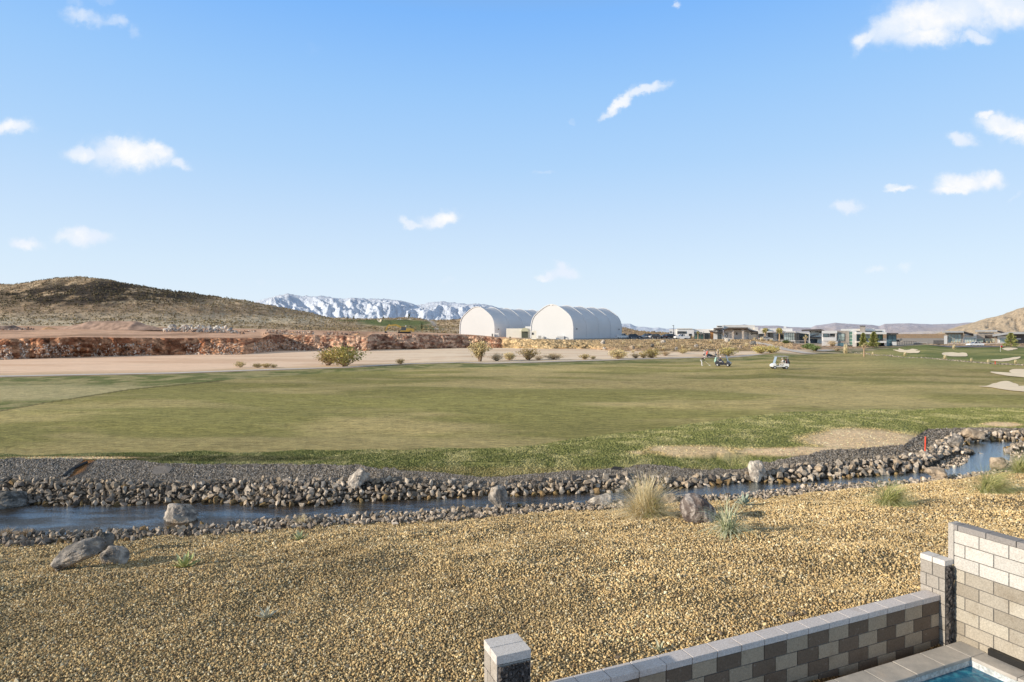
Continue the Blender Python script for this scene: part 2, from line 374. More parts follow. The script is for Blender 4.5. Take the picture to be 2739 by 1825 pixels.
for (cu, cv, ru, rv, rot, st) in CL:
    k = 2739 / 2353.; cu *= k; cv *= k; ru *= k * 1.1; rv *= k * 1.12
    mp = N(t, 'ShaderNodeMapping', vector_type='TEXTURE'); t.links.new(PD, mp.inputs[0])
    mp.inputs['Location'].default_value = ((cu - CU) / F, (HV - cv) / F, 0)
    mp.inputs['Rotation'].default_value = (0, 0, math.radians(rot)); mp.inputs['Scale'].default_value = (ru / F, rv / F, 1)
    ln = N(t, 'ShaderNodeVectorMath', operation='LENGTH'); t.links.new(mp.outputs[0], ln.inputs[0])
    s_ = mrange(t, ln.outputs['Value'], 1.5, .25, 0, min(1, st * 1.15))
    tot = s_ if tot is None else mathn(t, 'MAXIMUM', tot, s_)
nf = noise(t, P0, 34, 7, .62)
dens = mathn(t, 'MULTIPLY', tot, mrange(t, mathn(t, 'ADD', tot, mathn(t, 'MULTIPLY', mathn(t, 'SUBTRACT', nf, .5), 1.3)), .0, .95, 0, 1))
front = mathn(t, 'GREATER_THAN', sp.outputs[1], .05)
dens = mathn(t, 'MULTIPLY', dens, front, clamp=True)
shade = mixc(t, mrange(t, noise(t, PD, 14, 4), .4, .65), (.80, .88, 1.0), (1.0, 1.0, 1.0))
skm = N(t, 'ShaderNodeVectorMath', operation='SCALE'); t.links.new(sky.outputs[0], skm.inputs[0]); skm.inputs['Scale'].default_value = .12
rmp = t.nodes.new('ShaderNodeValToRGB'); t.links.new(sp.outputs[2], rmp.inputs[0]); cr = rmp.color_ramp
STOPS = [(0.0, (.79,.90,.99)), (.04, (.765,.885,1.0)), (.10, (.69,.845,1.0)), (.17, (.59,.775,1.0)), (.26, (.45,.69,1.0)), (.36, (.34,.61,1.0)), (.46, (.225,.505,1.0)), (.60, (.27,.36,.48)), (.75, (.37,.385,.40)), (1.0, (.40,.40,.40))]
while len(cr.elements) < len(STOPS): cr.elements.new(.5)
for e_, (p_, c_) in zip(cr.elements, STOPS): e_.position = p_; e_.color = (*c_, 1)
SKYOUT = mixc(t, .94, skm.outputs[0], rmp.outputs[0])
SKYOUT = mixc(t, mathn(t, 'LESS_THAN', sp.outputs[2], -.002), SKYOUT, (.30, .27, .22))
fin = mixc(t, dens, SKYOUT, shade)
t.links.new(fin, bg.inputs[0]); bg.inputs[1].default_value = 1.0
# ================================================================== terrain
UC = np.arange(-700, 3441, 5.0)
D_, Z_ = lined(UC)
def lerp3(a, b, t):
    return np.asarray(a)[None, :] * (1 - t[:, None]) + np.asarray(b)[None, :] * t[:, None]
def C3(*c): return np.array(c, float)
def blob(u, v, cu, cv, ru, rv):
    return 1 - sstep(.6, 1.15, np.sqrt(((u - cu) / ru) ** 2 + ((v - cv) / rv) ** 2))
def zone_color(z, x, y, zz):
    u = CU + F * x / y; v = HV + F * (ZC - zz) / y
    n1 = fbm(x / 4, y / 4, 41); n2 = fbm(x / 14, y / 14, 42); n3 = fbm(x / 1.2, y / 1.2, 43)
    if z == 'gravel_slope':
        c = lerp3((.42,.33,.18), (.54,.43,.25), n1)
        e1, e2 = yard(x, y); ins = ((e2 > -.12) & (e1 < .3)).astype(float)
        c = c * (1 - ins[:, None]) + np.array((.42,.24,.10)) * ins[:, None]
    elif z == 'stream_bed':
        sd = sdw(x, y); c = lerp3((.13,.12,.11), (.26,.21,.15), n3)
        w = 1 - sstep(0, .35, sd); c = c * (1 - w[:, None]) + np.array((.10,.07,.035)) * w[:, None]
    elif z == 'dark_gravel_bank':
        c = lerp3((.15,.145,.14), (.22,.21,.20), n3)
        s = (v - 1233) / 50.; o = 1 - sstep(10, 24, np.abs(u - (235 - 75 * s) + (n3 - .5) * 30)); o = o * (v > 1228) * (v < 1290)
        o = np.maximum(o, blob(u + (n3 - .5) * 30, v, 462, 1282, 26, 13)); o = np.maximum(o, blob(u, v, 2380, 1204, 60, 6) * .6)
        c = c * (1 - o[:, None]) + np.array((.50,.25,.10)) * o[:, None]
        g = sstep(.52, .6, n3) * sstep(1990, 2200, u) * .5; c = c * (1 - g[:, None]) + np.array((.42,.33,.2)) * g[:, None]
    elif z == 'rough_grass_strip':
        k = sstep(.42, .72, n3 * .6 + fbm(x / .35, y / .35, 44) * .4)
        c = lerp3((.23,.245,.085), (.45,.42,.20), k)
        dk = blob(u, v, 530, 1228, 420, 9); c = c * (1 - .45 * dk[:, None])
        o = blob(u + (n3 - .5) * 90, v + (n1 - .5) * 14, 2310, 1177, 190, 31)
        o = np.maximum(o, blob(u + (n3 - .5) * 160, v, 1850, 1208, 150, 17) * .8)
        o = np.maximum(o, blob(u, v + (n3 - .5) * 8, 2150, 1208, 210, 14)); o = np.maximum(o, blob(u, v + (n3 - .5) * 6, 2680, 1135, 60, 7))
        o = np.maximum(o, blob(u, v, 190, 1226, 200, 4.5))
        c = c * (1 - o[:, None]) + lerp3((.86,.60,.34), (.98,.74,.46), n3) * o[:, None]
        ed = sstep(1245, 1256, v) * (u > 1000) * (u < 1900) * .5; c = c * (1 - ed[:, None]) + np.array((.42,.34,.16)) * ed[:, None]
    elif z == 'fairway':
        k = fbm(x / 12 + y / 22, y / 5.5, 45, 5)
        g = sstep(1400, 300, u) * .55 + sstep(1010, 960, v) * .1
        c = lerp3((.30,.27,.088), (.50,.40,.175), np.clip(sstep(.35, .66, k) - g * .55, 0, 1))
        st = np.sin((y - x * .12) / 7.5 + 2 * n2); c = c * (1 + .10 * st[:, None]) * (1 + .05 * np.sin((y + x * .35) / 2.6 + 3 * n2))[:, None]
        far = sstep(0, 1, (np.interp(u, [-700,0,150,350,600,900,1234,1500,2000,2739], [1180,1100,1073,1042,1018,997,985,977,966,900]) - v) / 2.)
        cf = lerp3((.17,.19,.06), (.38,.33,.15), sstep(.4, .62, fbm(x / 2.5, y / 2.5, 46)))
        strw = blob(u, v, 100, 1050, 480, 24)[:, None] * .75; cf = cf * (1 - strw) + np.array((.54,.46,.24)) * strw
        c = c * (1 - far[:, None]) + cf * far[:, None]
        edge = np.abs(np.interp(u, [-700,0,150,350,600], [1180,1100,1073,1042,1018]) - v) < 1.6
        c[edge & (u < 600)] *= .55
        hp = sstep(2250, 2450, u) * sstep(990, 965, v); dg = lerp3((.18,.21,.065), (.34,.32,.12), sstep(.4, .6, fbm(x / 20, y / 14, 47)))
        c = c * (1 - hp[:, None]) + dg * hp[:, None]
        nr = sstep(2050, 2350, u) * sstep(1080, 1100, v) * .4; c = c * (1 - nr[:, None]) + np.array((.19,.22,.08)) * nr[:, None]
    elif z == 'dirt_lot':
        r = sstep(400, 1300, u); c = lerp3((.86,.57,.38), (.95,.69,.49), n2) * (1 - r[:, None]) + lerp3((.82,.64,.45), (.92,.75,.56), n2) * r[:, None]
        od = sstep(.52, .62, fbm(x / 30, y / 6, 48))[:, None] * .35; c = c * (1 - od) + np.array((.55,.30,.15)) * od
        dG = np.interp(u, UC, D_[iG]); ed = (1 - sstep(4, 11, y - dG + (n1 - .5) * 6))[:, None] * .6
        c = c * (1 - ed) + np.array((.50,.36,.19)) * ed
        gr = sstep(2120, 2200, u)[:, None]; c = c * (1 - gr) + lerp3((.13,.14,.06), (.42,.34,.22), sstep(.4, .6, n1)) * gr
    elif z == 'earth_bank':
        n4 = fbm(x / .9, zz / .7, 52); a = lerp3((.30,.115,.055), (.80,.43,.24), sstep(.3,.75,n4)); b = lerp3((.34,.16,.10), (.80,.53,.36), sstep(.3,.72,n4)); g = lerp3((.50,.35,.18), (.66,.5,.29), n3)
        e = lerp3((.30,.21,.10), (.5,.36,.2), sstep(.35, .65, fbm(x / 1.5, y / 1.5, 49)))
        k = sstep(640, 900, u)[:, None]; c = a * (1 - k) + b * k
        k = sstep(1335, 1350, u)[:, None]; c = c * (1 - k) + g * k
        k = sstep(1570, 1680, u)[:, None]; c = c * (1 - k) + e * k
        k = sstep(2080, 2200, u)[:, None]; c = c * (1 - k) + lerp3((.40,.30,.2), (.58,.40,.27), n1) * k
        o = blob(u, v, 1660, 936, 120, 8)[:, None] * .7 + blob(u, v, 2080, 928, 90, 16)[:, None] * .8; c = c * (1 - np.clip(o, 0, 1)) + np.array((.62,.40,.24)) * np.clip(o, 0, 1)
    elif z == 'dirt_terrace':
        c = lerp3((.60,.34,.21), (.78,.52,.35), n1); k = sstep(.5, .62, fbm(x / 9, y / 20, 50))[:, None] * .6 * (u < 1300)[:, None]
        c = c * (1 - k) + np.array((.30,.17,.10)) * k
        k = sstep(1350, 1420, u)[:, None]; c = c * (1 - k) + lerp3((.36,.31,.25), (.45,.39,.32), n1) * k
        k = (sstep(1655, 1670, u) * (1 - sstep(1780, 1800, u)))[:, None]; c = c * (1 - k) + np.array((.22,.21,.20)) * k
    else:
        c = lerp3((.38,.27,.165), (.60,.46,.30), sstep(.3, .7, n1))
        low = blob(u, v, 300, 855, 700, 20)[:, None] * .6; c = c * (1 - low) + np.array((.74,.64,.46)) * low
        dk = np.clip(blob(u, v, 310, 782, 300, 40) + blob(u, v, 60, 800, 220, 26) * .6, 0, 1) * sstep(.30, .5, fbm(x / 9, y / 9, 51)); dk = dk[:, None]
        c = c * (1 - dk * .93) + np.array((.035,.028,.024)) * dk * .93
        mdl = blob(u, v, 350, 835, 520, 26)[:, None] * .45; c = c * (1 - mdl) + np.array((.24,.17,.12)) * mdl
        gr = (blob(u, v + (n1 - .5) * 6, 1060, 864, 112, 10.5) + blob(u, v, 1130, 878, 60, 8) * .8 + blob(u, v, 960, 858, 70, 3))
        gr = np.clip(gr, 0, 1)[:, None]; c = c * (1 - gr) + np.array((.15,.18,.065)) * gr
        pth = (1 - sstep(3, 7, np.abs(u - np.interp(v, [852, 862, 882], [1134, 1158, 1168])))) * (v < 882) * (v > 853); pth = pth[:, None]
        c = c * (1 - pth) + np.array((.5,.45,.4)) * pth
        r = sstep(1640, 1700, u)[:, None]; c = c * (1 - r) + lerp3((.40,.24,.13), (.55,.38,.22), n1) * r
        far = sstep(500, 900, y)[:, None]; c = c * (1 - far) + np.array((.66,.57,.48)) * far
    return c
def bank_disp(U, T):
    env = (np.sin(np.pi * np.clip(T, 0, 1)) ** .7 + .5 * (T < .5) * sstep(0, .15, T)) * (U < 1620)
    rid = 1 - np.abs(2 * fbm(U / 24. + T * 1.1, T * 2.2 + U / 60., 60) - 1); big = fbm(U / 110., T * .5, 61)
    return env * (rid * 1.3 + (big - .45) * 2.2 - .5) - env * (fbm(U / 6., T * 5, 62) - .5) * 1.8
ZONES = [('gravel_slope', [(0, 14), (1, 60), (2, 50), (3, 30)], 'gravel'), ('stream_bed', [(4, 80)], 'bed'), ('dark_gravel_bank', [(5, 34)], 'dgravel'),
         ('rough_grass_strip', [(6, 30), (7, 30)], 'rough'), ('fairway', [(8, 110)], 'fair'), ('dirt_lot', [(9, 40)], 'dirt'),
         ('earth_bank', [(10, 30)], 'bank'), ('dirt_terrace', [(11, 40)], 'terr'), ('scrub_hill', [(12, 36), (13, 56), (14, 40), (15, 30), (16, 8), (17, 10), (18, 4)], 'scrub')]
for zn, segs, mt in ZONES:
    rows = []
    for si, (k, n) in enumerate(segs):
        last = si == len(segs) - 1
        for j in range(n + (1 if last else 0)):
            tt = j / n
            if k in (8,): tt = tt ** 1.5
            if k == 0: tt = tt ** .6
            rows.append((k, tt))
    X = []; Y = []; Z = []; K = []
    for k, tt in rows:
        y = D_[k] * (1 - tt) + D_[k + 1] * tt; z = Z_[k] * (1 - tt) + Z_[k + 1] * tt
        X.append((UC - CU) / F * y); Y.append(y); Z.append(z); K.append(np.full(len(UC), k))
    X = np.array(X); Y = np.array(Y); Z = np.array(Z)
    Z = terrnoise(X.ravel(), Y.ravel(), Z.ravel(), None, np.tile(D_, (1, len(rows)))).reshape(X.shape)
    col = zone_color(zn, X.ravel(), Y.ravel(), Z.ravel())
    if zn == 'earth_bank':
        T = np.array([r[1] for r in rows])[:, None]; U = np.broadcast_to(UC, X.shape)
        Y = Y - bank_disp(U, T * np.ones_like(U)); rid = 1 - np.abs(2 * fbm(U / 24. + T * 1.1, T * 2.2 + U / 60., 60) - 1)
        bo = 1 - .5 * sstep(.55, .35, rid).ravel()[:, None] * (U.ravel() < 1600)[:, None]; col = col * bo  # hollows between the ridges get their shade painted into the colour
        X = (UC - CU)[None, :] / F * Y
    n, mcols = X.shape
    co_ = np.stack([X.ravel(), Y.ravel(), Z.ravel()], 1)
    i = np.arange(n - 1)[:, None] * mcols + np.arange(mcols - 1)[None, :]
    q = np.stack([i, i + 1, i + mcols + 1, i + mcols], -1).reshape(-1, 4)
    if zn == 'scrub_hill':
        pass
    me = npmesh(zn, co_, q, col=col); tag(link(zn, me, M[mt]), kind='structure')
# far plain out to the horizon
g = MB(); R_ = 60000
g.add([(-R_, -200, -14), (R_, -200, -14), (R_, R_, -14), (-R_, R_, -14)], [(0, 1, 2, 3)])
fp = g.build('far_plain', plain('far_plain_soil', (.50,.46,.44), .95, .15, .002, kind='world')); tag(fp, kind='structure')
# ------------------------------------------------------------------ stream water
us = np.arange(-700, 3441, 12.); Dw, Zw = lined(us)
ys = [Dw[iA] * (1 - q) + Dw[iD] * q for q in np.linspace(0, 1, 14)]
co_ = np.array([((u - CU) / F * y, y, WZ) for row in ys for u, y in zip(us, row)])
mc = len(us); i = np.arange(13)[:, None] * mc + np.arange(mc - 1)[None, :]
q = np.stack([i, i + 1, i + mc + 1, i + mc], -1).reshape(-1, 4)
m, t, b = nt('stream_water'); p = pos(t, 'world', (1, 1.6, 1)); t.nodes.remove(b); out = t.nodes['Material Output']
n1 = noise(t, p, 5, 5, .6); n2 = noise(t, p, 17, 3, .5); hgt = mathn(t, 'ADD', n1, mathn(t, 'MULTIPLY', n2, .35))
bn = N(t, 'ShaderNodeBump', _Strength=.5, _Distance=.05); t.links.new(hgt, bn.inputs['Height'])
gl = N(t, 'ShaderNodeBsdfGlossy', _Roughness=.05); wn = noise(t, pos(t, 'world', (.35, 1, 1)), 1.1, 5, .6); sx = N(t, 'ShaderNodeSeparateXYZ'); t.links.new(pos(t, 'world'), sx.inputs[0]); t.links.new(mixc(t, mathn(t, 'MAXIMUM', mrange(t, wn, .42, .62), mrange(t, sx.outputs[0], -2, 10)), (.50, .46, .42), (.80, .92, 1)), gl.inputs['Color']); t.links.new(bn.outputs[0], gl.inputs['Normal'])
tr = N(t, 'ShaderNodeBsdfTransparent'); tr.inputs['Color'].default_value = (.62, .50, .34, 1)
df = N(t, 'ShaderNodeBsdfDiffuse'); df.inputs['Color'].default_value = (.11, .085, .06, 1)
mx0 = N(t, 'ShaderNodeMixShader', _Fac=.5); t.links.new(tr.outputs[0], mx0.inputs[1]); t.links.new(df.outputs[0], mx0.inputs[2])
fr = N(t, 'ShaderNodeFresnel', _IOR=1.33); t.links.new(bn.outputs[0], fr.inputs['Normal'])
mx = N(t, 'ShaderNodeMixShader'); t.links.new(mathn(t, 'MULTIPLY_ADD', fr.outputs[0], 1.95, .03, True), mx.inputs[0]); t.links.new(mx0.outputs[0], mx.inputs[1]); t.links.new(gl.outputs[0], mx.inputs[2])
t.links.new(mx.outputs[0], out.inputs[0]); M['water'] = m
tag(link('stream_water', npmesh('stream_water', co_, q), m), kind='structure')
# ------------------------------------------------------------------ ribbons and patches on the ground
def ribbon(name, near, width, mat, lift=.05, col=None, rows=4):
    """near: list of (x, y) along the near edge; width outward (+y side)"""
    P = np.array(near); dx = np.gradient(P[:, 0]); dy = np.gradient(P[:, 1]); L = np.hypot(dx, dy); nx, ny = -dy / L, dx / L
    co = []
    for j in range(rows + 1):
        w = width * j / rows; x = P[:, 0] + nx * w; y = P[:, 1] + ny * w; z = zfunc(x, y) + lift
        co.append(np.stack([x, y, z], 1))
    co = np.concatenate(co); m_ = len(P)
    i = np.arange(rows)[:, None] * m_ + np.arange(m_ - 1)[None, :]
    q = np.stack([i, i + 1, i + m_ + 1, i + m_], -1).reshape(-1, 4)
    return tag(link(name, npmesh(name, co, q, col=np.tile(np.array(col or (1, 1, 1.)), (len(co), 1))), mat), kind='structure')
M['path'] = plain('path_concrete', (.60,.53,.46), .9, .12, 1.5, kind='world')
u_ = np.arange(-700, 2060, 8.); Dp, _z = lined(u_)
pn = [((u - CU) / F * (d + .4), d + .4) for u, d in zip(u_, Dp[iG])]
ribbon('cart_path', pn, 2.7, M['path'], .06)
def pxline(pts, n=8):
    P = [gp(u, v) for u, v in pts]; out = []
    for a, b2 in zip(P[:-1], P[1:]):
        for i in range(n): out.append(((a.lerp(b2, i / n)).x, (a.lerp(b2, i / n)).y))
    out.append((P[-1].x, P[-1].y)); return out
ribbon('cart_path', pxline([(2190,948),(2160,944),(2130,938),(2095,930),(2060,922),(2028,915)]), 3.6, M['path'], .12)
ribbon('cart_path', pxline([(2205,941),(2225,939),(2245,938)]), 4, M['path'], .12)
ribbon('driveway', pxline([(2545,930),(2600,929.5),(2660,929),(2700,929)]), 9, plain('driveway_asphalt', (.2,.2,.21), .9, .1, 1, kind='world'), .15)
M['sand'] = plain('bunker_sand', (.90,.74,.52), .95, .07, .8, kind='world')
def patch(name, pts, mat, lift=.07, rings=6, sub=6):
    P = [gp(u, v) for u, v in pts]; ring = []
    for k in range(len(P)):
        a, b2, c3, d4 = P[k - 1], P[k], P[(k + 1) % len(P)], P[(k + 2) % len(P)]
        for i in range(sub):
            s_ = i / sub; ring.append(.5 * (2 * b2 + (c3 - a) * s_ + (2 * a - 5 * b2 + 4 * c3 - d4) * s_ ** 2 + (3 * b2 - a - 3 * c3 + d4) * s_ ** 3))
    c = sum(ring, Vector()) / len(ring); n = len(ring); co = [(c.x, c.y)]
    for r in range(1, rings + 1):
        for p in ring:
            q = c.lerp(p, r / rings); co.append((q.x, q.y))
    co = np.array(co); z = zfunc(co[:, 0], co[:, 1]) + lift
    tris = [(0, 1 + i, 1 + (i + 1) % n) for i in range(n)]
    quads = [(1 + (r - 1) * n + i, 1 + r * n + i, 1 + r * n + (i + 1) % n, 1 + (r - 1) * n + (i + 1) % n) for r in range(1, rings) for i in range(n)]
    return tag(link(name, npmesh(name, np.column_stack([co, z]), quads, tris), mat), kind='structure')
for pts in [[(2388,936),(2398,940),(2430,945),(2455,945),(2461,940),(2448,939),(2456,936),(2440,934),(2425,937),(2405,933),(2402,938)],
            [(2519,947),(2530,952),(2560,954.5),(2585,954),(2587,948),(2575,944),(2562,945),(2545,943),(2535,943.5)],
            [(2680,934),(2692,938),(2705,937.5),(2722,934),(2712,931),(2690,931)],
            [(2648,965),(2675,968),(2700,966),(2727,959),(2728,955),(2705,958),(2682,961),(2676,964),(2655,963)],
            [(2651,998),(2680,1004),(2739,1011),(2860,1014),(2860,990),(2739,989),(2700,993),(2712,1002),(2690,1003),(2655,996)],
            [(2617,1035),(2650,1038),(2700,1046),(2760,1051),(2860,1053),(2860,1030),(2739,1036),(2722,1030),(2700,1022),(2675,1023),(2655,1028),(2640,1034)],
            [(998,853.5),(1008,856),(1021,855.5),(1018,852.5)], [(1083,853.5),(1092,855.5),(1102,855),(1098,852.5)]]:
    patch('sand_bunker', pts, M['sand'])
# rocky creek line across the far fairway
# ------------------------------------------------------------------ distant mountains
def range_mesh(name, crest, d0, d1, vb, seed, mat, cols=500, rows=60, amp=.35, fr=90., pw=1.0, colf=None):
    us = np.linspace(crest[0][0], crest[-1][0], cols); cv = np.interp(us, [c[0] for c in crest], [c[1] for c in crest])
    co = []; cc = []
    for j in range(rows + 6):
        T = min(j / rows, 1.0); back = max(0, j - rows)
        d = d0 + (d1 - d0) * T + back * (d1 - d0) * .06
        zc = ZC + (HV - cv) / F * d1; zb = ZC + (HV - vb) / F * d0
        wu = us + 2.2 * fr * (fbm(us / (fr * 2.2), us * 0 + T * 1.3, seed + 1, 3) - .5) + T * fr * .7; rid = 1 - np.abs(2 * fbm(wu / fr, 0 * us + T * 2.2 + seed, seed, 5) - 1)
        r2 = fbm(us / (fr * .22), 0 * us + T * 5, seed + 3, 4)
        h = zb + (zc - zb) * (T ** pw)
        env = np.sin(math.pi * T) * (zc - zb)
        z = h + env * ((rid - .75) * amp + (r2 - .5) * amp * .6) - back * (zc - zb) * .15
        if T >= 1 and not back: z = z + (fbm(us / 9., us * 0, seed + 9) - .5) * (zc - zb) * .06
        x = (us - CU) / F * d; co.append(np.stack([x, x * 0 + d, z], 1))
        cc.append(colf(us, T, rid, r2))
    co = np.concatenate(co); n = rows + 6
    i = np.arange(n - 1)[:, None] * cols + np.arange(cols - 1)[None, :]
    q = np.stack([i, i + 1, i + cols + 1, i + cols], -1).reshape(-1, 4)
    return tag(link(name, npmesh(name, co, q, col=np.concatenate(cc)), mat), kind='structure')
def snowc(u, T, rid, r2):
    # rock shows through snow along ridges and on the rim
    k = np.clip(sstep(.58, .70, r2) * (.35 + .65 * T) + sstep(.90, 1.0, T) * sstep(.42, .6, r2), 0, 1)[:, None]
    return np.array((.68,.74,.84)) * (1 - k * .4) + np.array((.42,.47,.58)) * k * .4  # bluish distance haze is mixed into both snow and rock colours
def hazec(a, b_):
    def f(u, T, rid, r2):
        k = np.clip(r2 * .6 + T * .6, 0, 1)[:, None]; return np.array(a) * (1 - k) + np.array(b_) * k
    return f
M['snow'] = terr('snowy_rock', .10, (.004, .02), 60, rough=.9)
M['haze'] = terr('hazy_rock', .10, (.003, .02), 25, rough=.95)
M['brownhill'] = terr('brown_rock', .35, (.03, .15), 6, rough=.95)
range_mesh('snow_mountains', [(560,840),(640,816),(675,808),(737,792),(772,786),(808,792),(859,792.6),(918,799.5),(938,795.7),(980,799),(1027,800),(1063,803),(1090,809),(1114,816.6),(1160,808),(1180,806),(1250,813.5),(1282,813),(1315,817.5),(1337,825),(1399,830),(1441,833),(1560,850),(1620,862),(1664,866),(1685,866),(1702,874),(1724,874.6),(1746,878),(1761,876),(1782,880),(1797,878),(1850,882),(1950,884)],
           9000, 12500, 892, 3, M['snow'], 800, 70, .40, 75., .85, snowc)
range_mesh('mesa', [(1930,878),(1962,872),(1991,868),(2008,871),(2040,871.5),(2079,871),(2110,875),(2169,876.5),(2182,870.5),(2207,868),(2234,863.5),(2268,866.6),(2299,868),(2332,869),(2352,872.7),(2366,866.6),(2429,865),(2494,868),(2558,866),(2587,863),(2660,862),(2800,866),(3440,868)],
           2600, 8000, 899, 11, M['haze'], 500, 50, .22, 120., .8, hazec((.60,.50,.46), (.50,.50,.58)))  # mesa colours carry the distance haze as a paler, bluer tint
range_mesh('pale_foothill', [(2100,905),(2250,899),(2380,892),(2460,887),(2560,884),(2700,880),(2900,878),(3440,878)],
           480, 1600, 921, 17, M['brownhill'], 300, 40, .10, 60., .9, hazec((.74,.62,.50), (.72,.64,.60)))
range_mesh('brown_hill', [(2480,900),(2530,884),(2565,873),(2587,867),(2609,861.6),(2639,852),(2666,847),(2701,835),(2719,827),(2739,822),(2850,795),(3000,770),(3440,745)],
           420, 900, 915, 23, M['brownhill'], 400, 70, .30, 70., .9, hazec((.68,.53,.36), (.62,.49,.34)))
# ================================================================== stones
def hull_rock(seed, n=16, flat=.75, sub=False):
    r = random.Random(seed); bm = bmesh.new()
    for i in range(n):
        z = r.uniform(-1, 1); a = r.uniform(0, 2 * math.pi); q = math.sqrt(1 - z * z); s = r.uniform(.82, 1.1)
        bm.verts.new((q * math.cos(a) * s, q * math.sin(a) * s * r.uniform(.8, 1), z * s * flat))
    bmesh.ops.convex_hull(bm, input=bm.verts)
    for v in [v for v in bm.verts if not v.link_faces]: bm.verts.remove(v)
    me = bpy.data.meshes.new('rock'); bm.to_mesh(me); bm.free(); return me
def mesh_arrays(me):
    me.calc_loop_triangles(); co = np.zeros(len(me.vertices) * 3); me.vertices.foreach_get('co', co)
    tr = np.zeros(len(me.loop_triangles) * 3, int); me.loop_triangles.foreach_get('vertices', tr)
    return co.reshape(-1, 3), tr.reshape(-1, 3)
def scatter_mesh(name, variants, P, S, colr, mat, label=None, kind='stuff', tilt=1.0, cat=None, smooth=False):
    """merge copies of small meshes into one object; P n x 3, S n x 3, colr n x 3"""
    cos, trs, cols = [], [], []; off = 0; n = len(P); vi = RNG.integers(0, len(variants), n)
    ang = RNG.random((n, 3)) * 2 * math.pi * np.array([tilt, tilt, 1])
    for k, (co, tr) in enumerate(variants):
        idx = np.where(vi == k)[0]
        if not len(idx): continue
        a, b_, c = ang[idx].T; ca, sa_, cb_, sb, cc_, sc_ = np.cos(a), np.sin(a), np.cos(b_), np.sin(b_), np.cos(c), np.sin(c)
        R = np.zeros((len(idx), 3, 3))
        R[:, 0, 0] = cc_ * cb_; R[:, 0, 1] = cc_ * sb * sa_ - sc_ * ca; R[:, 0, 2] = cc_ * sb * ca + sc_ * sa_
        R[:, 1, 0] = sc_ * cb_; R[:, 1, 1] = sc_ * sb * sa_ + cc_ * ca; R[:, 1, 2] = sc_ * sb * ca - cc_ * sa_
        R[:, 2, 0] = -sb; R[:, 2, 1] = cb_ * sa_; R[:, 2, 2] = cb_ * ca
        v = np.einsum('nij,nvj->nvi', R, co[None] * S[idx][:, None, :]) + P[idx][:, None, :]
        m = co.shape[0]; cos.append(v.reshape(-1, 3)); cols.append(np.repeat(colr[idx], m, 0))
        trs.append((tr[None] + (np.arange(len(idx)) * m)[:, None, None]).reshape(-1, 3) + off); off += m * len(idx)
    me = npmesh(name, np.concatenate(cos), None, np.concatenate(trs), np.concatenate(cols), smooth)
    return tag(link(name, me, mat), label, cat, None, kind)
ROCKV = [hull_rock(i, 10, .8) for i in range(10)]
RV = [mesh_arrays(m_) for m_ in ROCKV]
oc = np.array([(1,0,0),(-1,0,0),(0,1,0),(0,-1,0),(0,0,1),(0,0,-1)], float)
ot = np.array([(0,2,4),(2,1,4),(1,3,4),(3,0,4),(2,0,5),(1,2,5),(3,1,5),(0,3,5)])
PV = [(oc * (1 + .3 * (RNG.random((6, 1)) - .5)) + .25 * (RNG.random((6, 3)) - .5), ot) for i in range(8)]
# ---- tan gravel pebbles on the slope
def gravel_cover():
    out = []
    for (ya, yb, sp_) in ((5.5, 12, .037), (12, 17, .045), (17, 31, .056)):
        xs = np.arange(-.92 * yb, .92 * yb, sp_); ys_ = np.arange(ya, yb, sp_)
        X, Y = np.meshgrid(xs, ys_); X = X.ravel(); Y = Y.ravel(); X = X + (RNG.random(X.shape) - .5) * sp_ * 1.1; Y = Y + (RNG.random(Y.shape) - .5) * sp_ * 1.1
        u = CU + F * X / Y; dA = np.interp(u, UC, D_[iA])
        e1, e2 = yard(X, Y); thin = sstep(.40, .30, fbm(X / 1.3, Y / 1.3, 75)) * .4; k = (RNG.random(X.shape) > thin) & (np.abs(X) < .88 * Y) & (Y < dA + .15 * RNG.random(Y.shape)) & ~((e2 > -.2) & (e1 < .6)) & (Y * 937 / F > .0)
        v = HV + F * (ZC - 1.4) / Y; k &= v < 2000
        out.append((X[k], Y[k], np.full(k.sum(), sp_)))
    X = np.concatenate([o[0] for o in out]); Y = np.concatenate([o[1] for o in out]); S0 = np.concatenate([o[2] for o in out])
    Z = np.concatenate([zfunc(X[i:i + 60000], Y[i:i + 60000]) for i in range(0, len(X), 60000)])
    n = len(X); s = S0[:, None] * (.32 + .46 * RNG.random((n, 1)) ** 2.2 + .5 * (RNG.random((n, 1)) < .012)) * (1 + .35 * (RNG.random((n, 3)) - .5)); s[:, 2] *= .72
    Z = Z + s[:, 2] * .35 + RNG.random(n) * .011
    pal = np.array([(.70,.52,.27),(.78,.60,.34),(.58,.41,.20),(.44,.30,.15),(.84,.72,.50),(.36,.29,.20),(.64,.46,.24),(.20,.14,.08)])
    c = pal[RNG.choice(8, n, p=[.24,.16,.17,.13,.07,.07,.09,.07])] * (.8 + .4 * RNG.random((n, 1)))
    big = fbm(X / 2.2, Y / 2.2, 71)[:, None]; c = c * (.62 + .52 * big) * np.array((1.14, 1.15, 1.11)) * (1 - .12 * sstep(4, -8, X))[:, None]  # pebbles tinted darker towards the left, the slope's shade put into colour
    scatter_mesh('tan_gravel', PV, np.stack([X, Y, Z], 1), s, np.clip(c, 0, .95), M['pebble'], 'tan decorative gravel covering the slope between the walls and the stream', cat='gravel')
    return n
NG = gravel_cover()
